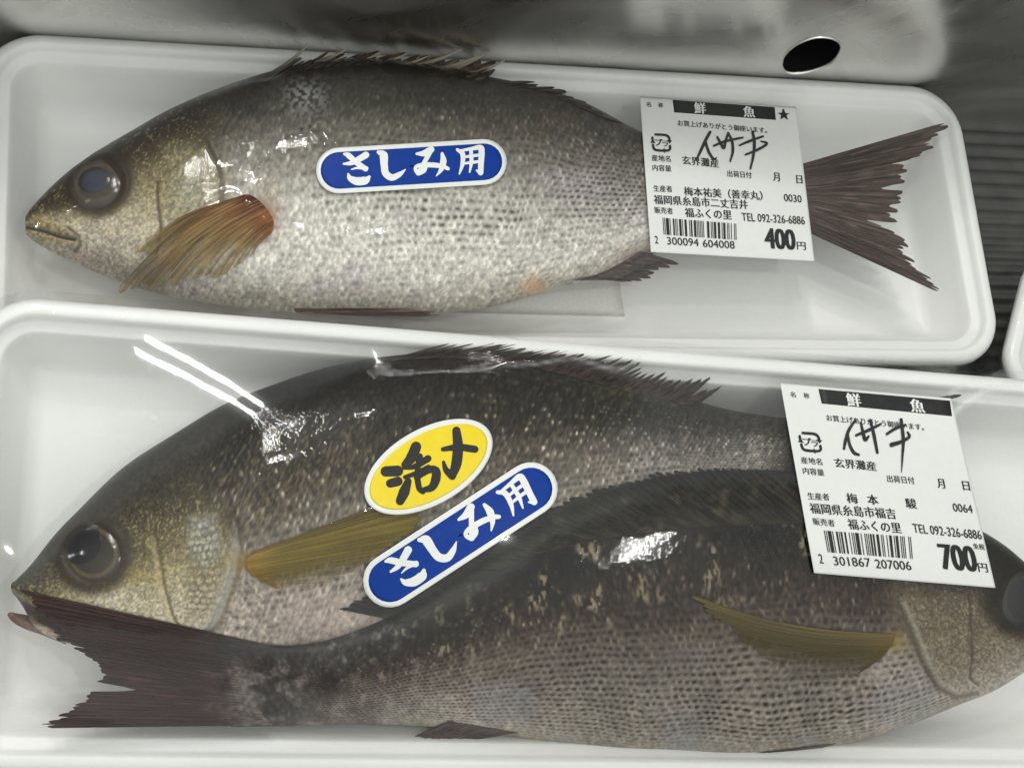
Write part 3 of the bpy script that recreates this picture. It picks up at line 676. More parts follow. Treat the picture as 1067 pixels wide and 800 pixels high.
def paint2(px, py, S, Wg, sca):
    g = Wg + .14 * (fbm(px * .02, py * .03, 1) - .5)
    kx = [-1, -.7, -.35, 0, .25, .5, .75, 1]
    K = np.array([(176, 164, 150), (174, 162, 150), (158, 148, 136), (126, 118, 106), (94, 87, 76), (58, 52, 43), (40, 36, 30), (32, 30, 25)], float)
    c = np.stack([np.interp(g, kx, K[:, i]) for i in range(3)], -1)
    c = mixc(c, .5 * sst(.45, .65, S) * sst(.2, .6, Wg), (62, 62, 54))
    c = mixc(c, .4 * sst(560, 640, px) * np.exp(-((py - 405) / 14) ** 2), (84, 88, 60))
    c = mixc(c, .55 * sst(600, 700, px) * np.exp(-((py - 478 - (700 - px) * .08) / 24) ** 2), (160, 156, 156))
    c = mixc(c, .5 * sst(790, 830, px), (72, 66, 66))
    c = mixc(c, .4 * sst(.48, .66, fbm(px * .014 + 8, py * .02, 9)) * sst(-.2, .4, Wg), (60, 52, 40))
    dots = .6 * sst(-.9, -.3, Wg) * sst(.9, .4, Wg)
    c = scale_shade(c, sca, dots, (74, 66, 56), .5, .5, .7 * sst(.9, .3, Wg), (198, 190, 176))
    n = vn((px + py * .35) * .5, (py - px * .2) * .18, 2); c = c * (1 + (n - .5) * (.30 + .3 * sst(-.1, .4, Wg)))[..., None]
    n = fbm(px * .3, py * .3, 7, 2); c = c * (.90 + .20 * n)[..., None]
    c = mixc(c, .34 * sst(.62, .85, vn((px + py * .4) * .5, py * .2, 10)) * softpoly(px, py, [(215, 500), (250, 430), (360, 420), (400, 470), (330, 530), (250, 560)], 25), (176, 158, 98))
    hm = head_mask2(px, py)
    hk = np.array([(164, 150, 138), (186, 174, 160), (182, 172, 150), (156, 146, 116), (122, 112, 84), (88, 81, 63), (66, 62, 52), (56, 53, 46)], float)
    h = np.stack([np.interp(Wg + .22 * (fbm(px * .03, py * .03, 2) - .5), [-1, -.75, -.45, -.2, .05, .35, .7, 1], hk[:, i]) for i in range(3)], -1)
    h = mixc(h, .7 * softpoly(px, py, [(198, 540), (226, 535), (232, 575), (214, 592), (196, 575)], 8), (168, 172, 168))
    h = mixc(h, .5 * np.exp(-((px - 120) / 30) ** 2 - ((py - 620) / 12) ** 2), (196, 190, 178))
    h = mixc(h, .55 * np.exp(-((px - 118) / 40) ** 2 - ((py - 598) / 10) ** 2), (164, 146, 80))
    h = mixc(h, .55 * np.exp(-((px - 40) / 28) ** 2 - ((py - 590) / 22) ** 2), (96, 90, 76))
    
    sp = vn(px * .45, py * .45, 4); sp2 = vn(px * .9, py * .9, 8)
    h = h * (.70 + .36 * sp + .24 * sp2)[..., None]
    h = mixc(h, .5 * sst(.70, .86, vn(px * .6, py * .6, 11)) * sst(.75, .2, Wg), (214, 198, 136))
    sc_ = softpoly(px, py, [(196, 542), (228, 536), (234, 580), (222, 640), (196, 640)], 8) * sst(.28, .5, np.hypot(sca['fx'] - .5, sca['fy'] - .5)); h = mixc(h, .45 * sc_, (96, 88, 70))
    c = mixc(c, hm, h)
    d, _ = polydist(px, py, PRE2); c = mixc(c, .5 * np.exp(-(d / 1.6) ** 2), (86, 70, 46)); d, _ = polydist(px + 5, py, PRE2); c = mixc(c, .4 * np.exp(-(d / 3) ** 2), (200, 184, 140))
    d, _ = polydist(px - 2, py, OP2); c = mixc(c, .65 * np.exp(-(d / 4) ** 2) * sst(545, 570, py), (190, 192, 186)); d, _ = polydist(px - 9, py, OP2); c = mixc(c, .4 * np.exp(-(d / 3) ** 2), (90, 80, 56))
    d, _ = polydist(px, py, MOUTH2); c = mixc(c, .95 * np.exp(-(d / 4.5) ** 2), (56, 34, 32))
    c = mixc(c, .85 * softpoly(px, py, [(0, 626), (24, 626), (50, 640), (40, 650), (4, 646)], 5), (96, 72, 64)); c = mixc(c, .5 * np.exp(-((px - 22) / 12) ** 2 - ((py - 646) / 5) ** 2), (150, 132, 122))
    c = mixc(c, .6 * np.exp(-((px - 262) / 20) ** 2 - ((py - 585) / 9) ** 2), (176, 138, 50))
    c = mixc(c, .35 * sst(250, 330, px) * sst(610, 630, py), (178, 160, 156))
    e = np.hypot((px - 97), (py - 577)); c = mixc(c, sst(50, 32, e) * .8, (64, 56, 42))
    return c
TPROF2 = [(0, .3), (.02, .42), (.06, .58)] + TPROF[3:]
body(T2, f2, ST2, .021, .026, .0, TPROF2, paint2, relief2, 8.4, rows=34, gain=.92)
def lower_jaw():
    n, k = 26, 20; t = np.linspace(0, 1, n); q = interp_poly([(8, 641), (20, 646), (40, 652), (66, 662)], t); R = np.interp(t, [0, .06, .2, .5, 1], [.0003, .0011, .0016, .0022, .0024])
    C = F2.un(q[:, 0], q[:, 1], np.linspace(.024, .021, n)); an = np.linspace(0, 2 * math.pi, k, endpoint=False)
    P = C[:, None] + R[:, None, None] * (np.cos(an)[None, :, None] * np.array([-.35, 1, 0]) + np.sin(an)[None, :, None] * np.array([0, 0, 1.1]))
    T_ = np.repeat(t[:, None], k, 1); c = np.zeros((n, k, 3)) + (98, 74, 64); c = mixc(c, .6 * sst(.25, .6, T_), (140, 122, 108)); c = mixc(c, .6 * sst(.3, .8, np.cos(an)[None] + 0 * T_), (128, 100, 92)); c = c * (.8 + .4 * vn(T_ * 22, an[None] * 3 + 0 * T_, 5))[..., None]
    raster(T2, P.reshape(-1, 3), 2); mesh_obj("lower_jaw", F2.world(P.reshape(-1, 3)), grid_faces(n, k, wrap=True), M_SKIN, f2, s2l(c).reshape(-1, 3))
lower_jaw()
eye(T2, f2, 97, 576, 31, .68, (-.14, .10), ((44, 38, 30), (84, 72, 48), (34, 29, 23)), ((8, 9, 11), (24, 24, 24)), .0024)
def olivefin(px, py, u, v, fr, rl):
    c = np.zeros(px.shape + (3,)) + (118, 102, 46); c = mixc(c, .6 * sst(.25, 0, v), (150, 116, 46)); c = mixc(c, .30 * sst(.5, .9, np.abs(fr - .5) * 2), (84, 72, 34)); c = mixc(c, .55 * sst(.22, .0, u), (70, 60, 32))
    c = mixc(c, .4 * sst(.55, 1, u), (158, 132, 88)); return c * (.86 + .28 * vn(u * 60, v * 5, 4))[..., None]
fin(T2, f2, "pectoral_fin", [(268, 573), (256, 584), (264, 600), (288, 613)], [(405, 522), (440, 530), (432, 552), (398, 576), (350, 603), (306, 614)], .03, 20, olivefin, jag=.04, notch=.025, lift=.0006, seed=21, ridge=.00012, sheer=.86, hump=.0012, sheer_u=(.15, 1.0))
fin(T2, f2, "tail_fin", [(828, 438), (834, 462), (836, 480), (832, 508)], [(1002, 409), (985, 424), (945, 450), (930, 475), (945, 500), (985, 528)], .026, 22, darkfin, seed=22)
fin(T2, f2, "dorsal_fin", [(400, 376), (470, 373), (545, 381), (620, 399), (688, 416), (724, 424)], [(462, 359), (528, 359), (612, 366), (676, 379), (728, 390), (754, 404)], .028, 44, darkfin, jag=.3, notch=.4, seed=23, ridge=.00018, sheer=.35, res=4)

f3 = thing("fish", "dark spotted fish in front, head to the right, tail over the other fish's mouth", "fish", F2.world(F2.un(640, 660, FLOOR)))
ST3 = [((1112, 655), (1112, 668)), ((1100, 628), (1096, 684)), ((1082, 603), (1078, 694)), ((1067, 586), (1060, 704)), ((1040, 563), (1030, 722)), ((1000, 540), (990, 738)), ((950, 518), (940, 758)),
       ((890, 499), (880, 776)), ((820, 489), (815, 784)), ((760, 488), (755, 786)), ((700, 493), (700, 783)), ((640, 507), (645, 781)), ((575, 533), (585, 775)), ((510, 572), (520, 766)),
       ((440, 620), (450, 758)), ((370, 656), (380, 755)), ((310, 671), (315, 756)), ((235, 668), (240, 757))]
OP3 = [(940, 628), (950, 652), (958, 672), (966, 692), (980, 715), (1000, 726), (1022, 722)]
PRE3 = [(1010, 618), (1012, 650), (1013, 685), (1010, 706), (1020, 714)]
def head_mask3(px, py): return sst(-22, 20, px - np.interp(py, [480, 560, 620, 660, 690, 720, 760], [950, 930, 925, 948, 960, 985, 1040]))
def relief3(px, py, S, Wg):
    hm = head_mask3(px, py); r = np.zeros(px.shape)
    r += .35 * softpoly(px, py, OP3 + PRE3[::-1], 2.5) + .4 * softpoly(px, py, PRE3 + [(1060, 700), (1100, 670), (1060, 655), (1030, 640)], 3)
    d, _ = polydist(px, py, OP3); r += .2 * np.exp(-(d / 5) ** 2)
    d2, _ = polydist(px + 6, py, OP3); r -= .5 * np.exp(-(d2 / 4) ** 2)
    d, _ = polydist(px, py, PRE3); r -= .5 * np.exp(-(d / 2.0) ** 2)
    e = np.hypot(px - 1064, py - 622); r += .7 * np.exp(-((e - 32) / 5) ** 2)
    d, _ = polydist(px, py, [(560, 575), (640, 560), (740, 548), (840, 545)]); r += .5 * np.exp(-(d / 7) ** 2)
    r += hm * .5 * (fbm(px * .035, py * .035, 3) - .5) + .5 * (fbm(px * .02, py * .02, 8) - .5)
    return r, (1 - hm * .8)
def pedun3(px, py):
    b = np.zeros(px.shape + (3,)) + (108, 100, 95); b = mixc(b, .8 * sst(.40, .60, fbm(px * .07, py * .09, 5)), (60, 49, 43))
    b = mixc(b, .85 * sst(700, 674, py), (44, 41, 40)); b = mixc(b, .5 * sst(735, 758, py), (84, 76, 72)); return b * (.66 + .66 * vn(px * .42, py * .3, 2))[..., None]
def paint3(px, py, S, Wg, sca):
    g = Wg + .16 * (fbm(px * .016, py * .03, 1) - .5)
    kx = [-1, -.85, -.6, -.3, 0, .25, .5, .75, 1]
    K = np.array([(152, 140, 124), (168, 159, 147), (160, 151, 142), (142, 132, 122), (108, 95, 85), (60, 51, 42), (38, 34, 28), (34, 33, 30), (28, 28, 26)], float)
    c = np.stack([np.interp(g, kx, K[:, i]) for i in range(3)], -1)
    c = mixc(c, .5 * sst(.72, .95, S), (126, 118, 112)); c = mixc(c, .6 * sst(.75, .95, S) * sst(.42, .6, fbm(px * .03, py * .04, 5)), (62, 50, 42))
    c = mixc(c, .35 * sst(.5, .65, fbm(px * .012, py * .03, 9)) * sst(-.5, 0, Wg), (74, 58, 46))
    dots = .95 * sst(-1, -.75, Wg) * sst(.5, .1, Wg) * (.45 + .75 * fbm(px * .012, py * .02, 6))
    c = scale_shade(c, sca, dots, (64, 50, 43), .22, .4, .45 * sst(.95, .2, Wg), (178, 170, 158))
    n = vn(px * .46, py * .19, 2) - .5; c = c * (1 + n * (.10 + .5 * sst(-.2, .3, Wg)))[..., None]
    n = fbm(px * .3, py * .3, 7, 2); c = c * (.86 + .28 * n)[..., None]
    c = c * (.80 + .42 * fbm(px * .011 + 5, py * .018, 12))[..., None]; c = mixc(c, .35 * sst(.5, .7, fbm(px * .016, py * .02, 2)) * sst(0, -.5, Wg), (158, 160, 168))
    c = c * (1 - .07 * (.5 - .5 * np.cos(2 * math.pi * sca['fy'])) * dots)[..., None]
    # pale flecks over the dark flank
    fl = sst(.60, .78, fbm(px * .055, py * .035, 13, 3)) * sst(.4, .6, vn(px * .4, py * .18, 14)) * sst(-.15, .15, Wg) * sst(.9, .6, Wg); c = mixc(c, .75 * fl, (172, 160, 128))
    fl = sst(.56, .75, fbm(px * .09 + 31, py * .08, 3, 3)) * sst(.6, .8, S) * vn(px * .4, py * .25, 3); c = mixc(c, .6 * fl, (172, 166, 156))
    # folded fin base along the back
    c = mixc(c, .5 * softpoly(px, py, [(560, 548), (640, 505), (760, 486), (860, 492), (840, 512), (740, 520), (640, 545)], 12) * vn((px * .3 + py) * .22, px * .02, 6), (88, 80, 58))
    c = mixc(c, sst(345, 285, px + 30 * (fbm(px * .05, py * .05, 3) - .5)), pedun3(px, py))
    hm = head_mask3(px, py)
    hk = np.array([(170, 160, 148), (168, 158, 144), (146, 134, 118), (126, 114, 96), (118, 106, 88), (84, 76, 63), (52, 48, 42), (42, 40, 37)], float)
    h = np.stack([np.interp(Wg + .2 * (fbm(px * .03, py * .03, 2) - .5), [-1, -.75, -.45, -.15, .1, .3, .5, 1], hk[:, i]) for i in range(3)], -1)
    sp = vn(px * .45, py * .45, 4); sp2 = vn(px * .9, py * .9, 8)
    h = h * (.72 + .34 * sp + .22 * sp2)[..., None]
    h = mixc(h, .4 * sst(.72, .88, vn(px * .6, py * .6, 11)) * sst(.5, .1, Wg), (205, 194, 158))
    c = mixc(c, hm, h)
    d, _ = polydist(px, py, PRE3); c = mixc(c, .5 * np.exp(-(d / 1.5) ** 2), (74, 62, 48))
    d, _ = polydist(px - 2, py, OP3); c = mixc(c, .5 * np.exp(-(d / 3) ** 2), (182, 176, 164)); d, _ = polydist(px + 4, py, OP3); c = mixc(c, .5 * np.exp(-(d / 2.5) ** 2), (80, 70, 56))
    c = mixc(c, .6 * np.exp(-((px - 930) / 16) ** 2 - ((py - 668) / 10) ** 2), (178, 154, 64))
    c = mixc(c, .5 * np.exp(-((px - 912) / 14) ** 2 - ((py - 697) / 12) ** 2), (190, 182, 174))
    e = np.hypot((px - 1064), (py - 622)); c = mixc(c, sst(50, 32, e) * .8, (48, 42, 34))
    return c
body(T2, f3, ST3, .021, .0285, .0085, TPROF, paint3, relief3, 8.6, rows=35, gain=.86)
def tail3(px, py, u, v, fr, rl):
    c = darkfin(px, py, u, v, fr, rl) * np.array([1.0, .74, .74])
    k = sst(.36, .06, v + .26 * (fbm(px * .05, py * .12, 4) - .5)); b = pedun3(px, py)
    return mixc(c, k, b)
eye(T2, f3, 1064, 624, 29, .64, (.1, .05), ((24, 22, 19), (40, 36, 28), (20, 18, 15)), ((8, 9, 11), (22, 22, 22)), .0020)
fin(T2, f3, "tail_fin", [(286, 673), (270, 688), (264, 712), (270, 738), (286, 755)],
    [(16, 613), (34, 640), (52, 660), (66, 670), (84, 680), (106, 700), (100, 714), (92, 722), (78, 735), (58, 747), (38, 759)], .027, 34, tail3, jag=.05, notch=.03, seed=31, ridge=.0003, nv=60, ztip=.03, sheer=.12, splits=((.22, .015, .08), (.66, .03, .26), (.36, .015, .06)))
fin(T2, f3, "pectoral_fin", [(934, 660), (930, 670), (920, 684), (902, 697)], [(718, 618), (732, 634), (752, 650), (788, 680), (824, 704), (866, 714)], .03, 20, lambda px, py, u, v, fr, rl: olivefin(px, py, 1 - u, v, fr, rl) * np.array([.70, .72, .78])[None, None], jag=.06, notch=.04, lift=.0006, seed=32, ridge=.00012, curve=-.05, sheer=.86, hump=.001, sheer_u=(-.1, .85))
def dorsal3(px, py, u, v, fr, rl):
    c = np.zeros(px.shape + (3,)) + (33, 31, 27); c = mixc(c, .5 * rl, (42, 39, 32)); c = mixc(c, .4 * sst(.5, .75, vn(u * 40, v * 3, 8)), (62, 58, 44)); c = c * (.75 + .5 * vn(u * 110, v * 9, 4))[..., None]; c = mixc(c, .5 * sst(.62, .8, fbm(px * .06, py * .05, 13)), (104, 98, 78)); return mixc(c, .75 * sst(.62, 1, v), (26, 24, 22))
fin(T2, f3, "dorsal_fin", [(870, 546), (780, 547), (700, 552), (625, 562), (562, 577), (490, 611), (425, 649)], [(800, 488), (700, 489), (610, 513), (548, 540), (497, 564), (430, 597), (350, 634)], .034, 56, dorsal3, jag=.05, notch=.07, lift=.0003, seed=33, ridge=.00018, sheer=.35, res=4)
fin(T2, f3, "anal_fin", [(540, 763), (505, 757), (468, 751)], [(486, 772), (452, 773), (428, 767)], .021, 12, brownfin, jag=.15, notch=.1, seed=34, lift=.0004)
fin(T2, f3, "pelvic_fin", [(872, 774), (856, 779), (838, 782)], [(778, 786), (730, 790), (765, 795)], .019, 9, brownfin, jag=.1, notch=.1, seed=35, lift=.0004)

# ------------------------------------------------------------------ cling film: a membrane stretched over rim and fish
def membrane(T, label, crumple=(), creases=()):
    levels = (4, 2, 1); h0 = .001; Zp = None
    for lv in levels:
        h = h0 * lv; na = int((T.W + 2 * T.m) / h) + 1; nb = int((T.H + 2 * T.m) / h) + 1
        a = np.arange(na)[:, None] * h - T.m + np.zeros((1, nb)); b = np.arange(nb)[None] * h - T.m + np.zeros((na, 1))
        d = inset_of(a, b, T.W, T.H, T.r)
        O = np.maximum(sample(T.HF, T, a, b), np.where(d >= 0, np.interp(d, IN_D, IN_Z), -1)) + .00035
        fixed = d < -.0012
        zf = .0215 + 1.5 * np.minimum(d + .0012, 0)
        if Zp is None: Z = np.full((na, nb), RIM + .004)
        else: Z = sample(Zp, T, a, b, hp)
        Z = np.where(fixed, zf, np.maximum(Z, O)); par = (np.add.outer(np.arange(na), np.arange(nb)) % 2).astype(bool)
        fi = fixed[1:-1, 1:-1]
        for it in range(500 if lv > 1 else 260):
            for p in (par, ~par):
                avg = (Z[:-2, 1:-1] + Z[2:, 1:-1] + Z[1:-1, :-2] + Z[1:-1, 2:]) / 4
                new = np.maximum(Z[1:-1, 1:-1] + 1.75 * (avg - Z[1:-1, 1:-1]), O[1:-1, 1:-1])
                Z[1:-1, 1:-1] = np.where(p[1:-1, 1:-1] & ~fi, new, Z[1:-1, 1:-1])
        Zp, hp = Z, h
    O_ = O - .00035
    T.film_h = h; T.contact = Z - O
    gap = sst(.0002, .0016, Z - O)
    wr = gap * sst(0, .01, d) * (.00006 * (fbm(a * 55, b * 55, 3) - .5))
    for ca_, cb_, ra_, amp in crumple:
        g = np.exp(-((a - ca_) / ra_) ** 2 - ((b - cb_) / ra_) ** 2); wr = wr + g * amp * (np.abs(fbm(a * 260, b * 260, 6) - .5) * 2 - .3)
    cr = np.zeros(Z.shape)
    for pts, sg, amp, hz_ in creases:
        L_ = T.fr.un(np.array([p[0] for p in pts], float), np.array([p[1] for p in pts], float), np.full(len(pts), .03))
        for _ in range(4): L_ = T.fr.un(np.array([p[0] for p in pts], float), np.array([p[1] for p in pts], float), sample(Z, T, L_[:, 0], L_[:, 1], h))
        q_ = interp_poly(L_[:, :2], np.linspace(0, 1, 40)); dd, tt = polydist(a, b, q_); g = np.exp(-(dd / sg) ** 2) * np.minimum(1, np.minimum(tt, 1 - tt) * 8 + .1) * (.5 + vn(a * 900, b * 900, 4))
        wr = wr + amp * g; cr = cr + hz_ * g
    Z = np.maximum(blur(Z, 3) + wr, O - .0001); T.film = Z
    keep = d > -.004
    L = np.stack([a, b, Z], -1).reshape(-1, 3); f = grid_faces(na, nb); kf = keep.reshape(-1); f = f[kf[f].all(1)]
    used = np.zeros(len(L), bool); used[f.ravel()] = True; mp = np.cumsum(used) - 1
    P = T.fr.world(L[used])
    o = mesh_obj("plastic_wrap", P, mp[f], M_FILM, None, attrs={"gap": (gap * sst(-.001, .006, d) + cr).reshape(-1)[used]}, base=P.mean(0))
    tag(o, label, "plastic wrap")
    return o
crump = F2.un(1010, 405, .027)
membrane(T1, "clear cling film stretched over the single fish and the rim of the upper tray", (),
         [([(536, 48), (528, 56), (520, 66)], .0006, .0002, 8), ([(262, 256), (256, 280), (252, 305)], .0005, .0001, 4), ([(268, 150), (262, 166)], .0004, .0001, 5), ([(210, 100), (260, 85), (300, 80)], .0016, .0001, 3)])  # belly and spine-tip streaks: glints put into the film as white haze
membrane(T2, "clear cling film stretched over the two fish in the lower tray, with bright tube reflections", [(crump[0], crump[1], .010, .0012)],
         [([(508, 382), (560, 379), (600, 374), (640, 385), (662, 378), (668, 369)], .0005, .00015, 7), ([(157, 366), (156, 380), (154, 394)], .0003, 0, 4), ([(134, 429), (150, 431), (166, 438)], .0004, .00012, 5),
          ([(976, 455), (992, 432), (1018, 411), (1045, 402), (1075, 399)], .0011, .0004, 14), ([(985, 412), (1010, 398), (1040, 392)], .0009, .0003, 8), ([(690, 372), (760, 384), (840, 388)], .0008, .0002, 3), ([(860, 392), (900, 400), (960, 398)], .0006, .0002, 4)])
membrane(T3, "clear cling film over the tray corner at the right edge")

# ------------------------------------------------------------------ stickers and price labels lying on the film
class Sheet:
    """a paper sheet on the film: photo pixels -> points on it"""
    def __init__(s, T, quad, n=80, eps=.0004, stiff=True):
        s.T = T; s.q = np.array(quad, float); s.n = n
        u = np.linspace(-.06, 1.06, n); U, Vv = np.meshgrid(u, u, indexing='ij'); s.u0, s.du = -.06, 1.12
        p = s.uvpx(U, Vv); z = np.full(U.shape, .035)
        for _ in range(10):
            L = T.fr.un(p[..., 0], p[..., 1], z); z = sample(T.film, T, L[..., 0], L[..., 1], T.film_h) + eps
        if stiff:
            x, y = U - .5, Vv - .5
            A = np.stack([x ** i * y ** j for i in range(5) for j in range(5 - i)], -1).reshape(-1, 15)
            cf = np.linalg.lstsq(A, z.ravel(), rcond=None)[0]; zs = (A @ cf).reshape(z.shape)
            zs += np.percentile(z - zs, 90); z = blur(np.maximum(zs, blur(z, 6)), 14)
        z = z + .00016 * (fbm(U * 7 + 3, Vv * 7, 5) - .5)
        s.L = T.fr.un(p[..., 0], p[..., 1], z)
    def uvpx(s, u, v):
        q = s.q; u = np.asarray(u)[..., None]; v = np.asarray(v)[..., None]
        return (q[0] * (1 - u) + q[1] * u) * (1 - v) + (q[3] * (1 - u) + q[2] * u) * v
    def uv(s, p):
        p = np.asarray(p, float); u = np.full(p.shape[:-1], .5); v = u.copy(); q = s.q
        for _ in range(12):
            r = s.uvpx(u, v) - p; du = (q[1] - q[0]) * (1 - v[..., None]) + (q[2] - q[3]) * v[..., None]; dv = (q[3] - q[0]) * (1 - u[..., None]) + (q[2] - q[1]) * u[..., None]
            D = du[..., 0] * dv[..., 1] - du[..., 1] * dv[..., 0]
            u = u - (r[..., 0] * dv[..., 1] - r[..., 1] * dv[..., 0]) / D; v = v - (du[..., 0] * r[..., 1] - du[..., 1] * r[..., 0]) / D
        return u, v
    def at_uv(s, u, v, lift=0):
        x = np.clip((u - s.u0) / s.du, 0, 1) * (s.n - 1); y = np.clip((v - s.u0) / s.du, 0, 1) * (s.n - 1); i = np.minimum(x.astype(int), s.n - 2); j = np.minimum(y.astype(int), s.n - 2)
        a = (x - i)[..., None]; b = (y - j)[..., None]; G = s.L
        P = (G[i, j] * (1 - a) + G[i + 1, j] * a) * (1 - b) + (G[i, j + 1] * (1 - a) + G[i + 1, j + 1] * a) * b
        P = P.copy(); P[..., 2] += lift; return s.T.fr.world(P)
    def at(s, p, lift=0):
        u, v = s.uv(p); return s.at_uv(u, v, lift)
def fill_rings(outline, n=10):
    """concentric rings from an outline (closed, convex) to its centre"""
    c = outline.mean(0); k = len(outline); R = [outline * f + c * (1 - f) for f in np.linspace(1, 0.02, n)]
    return np.concatenate(R), [tuple(x) for x in grid_faces(n, k, wrap=True)] + [tuple((n - 1) * k + i for i in range(k))]
def slab(name, S, outline, lift, mat, parent, thick=.00012):
    p, F = fill_rings(outline, 26); k = len(outline); top = S.at(p, lift); bot = S.at(outline, lift - thick); n = len(p)
    F = F + [(i, (i + 1) % k, n + (i + 1) % k, n + i) for i in range(k)]
    return mesh_obj(name, np.r_[top, bot], F, mat, parent)
def stroke(pts, wd, sub=6):
    P = interp_poly(pts, np.linspace(0, 1, (len(pts) - 1) * sub + 1)); Wd = np.interp(np.linspace(0, 1, len(P)), np.linspace(0, 1, len(wd)), wd) * .58
    t = np.gradient(P, axis=0); t /= np.linalg.norm(t, axis=1)[:, None] + 1e-9; nn = np.stack([-t[:, 1], t[:, 0]], 1)
    A = P + nn * Wd[:, None]; B = P - nn * Wd[:, None]
    # round ends
    def cap(c, d, r): return [c + r * (d * math.cos(x) + np.array([-d[1], d[0]]) * math.sin(x)) for x in np.linspace(math.pi / 2, -math.pi / 2, 7)[1:-1]]
    V = list(A) + list(B); n = len(A); F = [(i, i + 1, n + i + 1, n + i) for i in range(n - 1)]
    e = cap(P[-1], t[-1], Wd[-1]); k = len(V); V += e; F.append([n - 1] + [k + i for i in range(len(e))] + [2 * n - 1])
    e = cap(P[0], -t[0], Wd[0]); k = len(V); V += e; F.append([n] + [k + i for i in range(len(e))] + [0])
    return np.array(V), F
def marks(name, S, strokes, xf, lift, mat, parent):
    AV = []; AF = []; k = 0
    for q, (pts, wd) in enumerate(strokes):
        V, F = stroke(pts, wd); AV.append(S.at(xf(V), lift + q * .000006)); AF += [tuple(i + k for i in f) for f in F]; k += len(V)
    return mesh_obj(name, np.concatenate(AV), AF, mat, parent, smooth=False)
SASHIMI = [  # brush strokes of the four characters, in the sticker's own drawing units
    ([(166, 156), (205, 152), (250, 130), (284, 110)], (8, 18, 24, 26)), ([(170, 104), (192, 112), (232, 148), (282, 184)], (10, 22, 22, 20)), ([(206, 186), (240, 178), (286, 180)], (4, 10, 16)),
    ([(190, 210), (200, 232), (235, 248), (280, 244), (300, 226)], (8, 22, 32, 32, 12)),
    ([(350, 96), (376, 112), (380, 165), (388, 208), (420, 230), (460, 214), (492, 188)], (14, 34, 28, 28, 26, 20, 4)),
    ([(552, 106), (590, 104), (628, 84)], (10, 24, 26)), ([(626, 86), (604, 130), (576, 180), (560, 206)], (22, 18, 18, 14)), ([(560, 206), (545, 190), (552, 172), (590, 166), (640, 166), (690, 174), (716, 186)], (22, 14, 14, 20, 20, 18, 14)), ([(560, 208), (590, 196), (606, 168)], (20, 16, 8)),
    ([(686, 106), (692, 146), (680, 190), (654, 224)], (12, 26, 18, 4)),
    ([(766, 86), (794, 110), (792, 165), (776, 214)], (12, 20, 16, 6)), ([(782, 92), (840, 82), (888, 76), (894, 104), (890, 165), (888, 208)], (10, 14, 22, 24, 22, 22)), ([(866, 196), (888, 208)], (6, 22)),
    ([(800, 126), (840, 120), (876, 116)], (9, 12, 12)), ([(798, 160), (840, 154), (878, 150)], (9, 12, 12)), ([(838, 90), (840, 150), (830, 206)], (14, 16, 6))]
def pill(hl, hw, n=14):
    a = [(hl - hw + hw * math.cos(x), hw * math.sin(x)) for x in np.linspace(-math.pi / 2, math.pi / 2, n)]
    b = [(-hl + hw + hw * math.cos(x), hw * math.sin(x)) for x in np.linspace(math.pi / 2, 1.5 * math.pi, n)]
    P = np.array(a + b + a[:1]); out = []
    for k in range(len(P) - 1):
        m_ = 16 if np.hypot(*(P[k + 1] - P[k])) > hw else 1
        out += [P[k] + (P[k + 1] - P[k]) * q / m_ for q in range(m_)]
    return np.array(out)
def sheet_for(T, c, ang, hl, hw, **k):
    ca_, sa_ = math.cos(ang), math.sin(ang)
    R = lambda p: np.stack([c[0] + p[..., 0] * ca_ - p[..., 1] * sa_, c[1] + p[..., 0] * sa_ + p[..., 1] * ca_], -1)
    return Sheet(T, R(np.array([(-hl, -hw), (hl, -hw), (hl, hw), (-hl, hw)])), **k), R
def blue_sticker(T, c, ang, hl, hw, label):
    S, R = sheet_for(T, c, ang, hl, hw)
    t = thing("sticker", label, "sticker", S.at(np.array(c), -.0002))
    slab("border", S, R(pill(hl, hw)), .0002, M_STICKER, t); slab("blue_face", S, R(pill(hl - hw * .20, hw * .80)), .00026, M_BLUE, t, .00004)
    a0 = -.052
    def xf(V):   # drawing units -> sticker -> photo
        x = (V[:, 0] - 524) / 504 * hl; y = (V[:, 1] - 170) / 504 * hl
        return R(np.stack([x * math.cos(-a0) - y * math.sin(-a0), x * math.sin(-a0) + y * math.cos(-a0)], 1))
    marks("lettering", S, [(p_, [q * 1.16 for q in w_]) for p_, w_ in SASHIMI], xf, .00032, M_WHITEINK, t)
blue_sticker(T1, (428.6, 173.6), math.radians(-3.4), 99.5, 23.8, "long blue sticker with white brush lettering on the single fish in the upper tray")
def ellipse(a, b, n=72): return np.stack([a * np.cos(np.linspace(0, 2 * math.pi, n, endpoint=False)), b * np.sin(np.linspace(0, 2 * math.pi, n, endpoint=False))], 1)
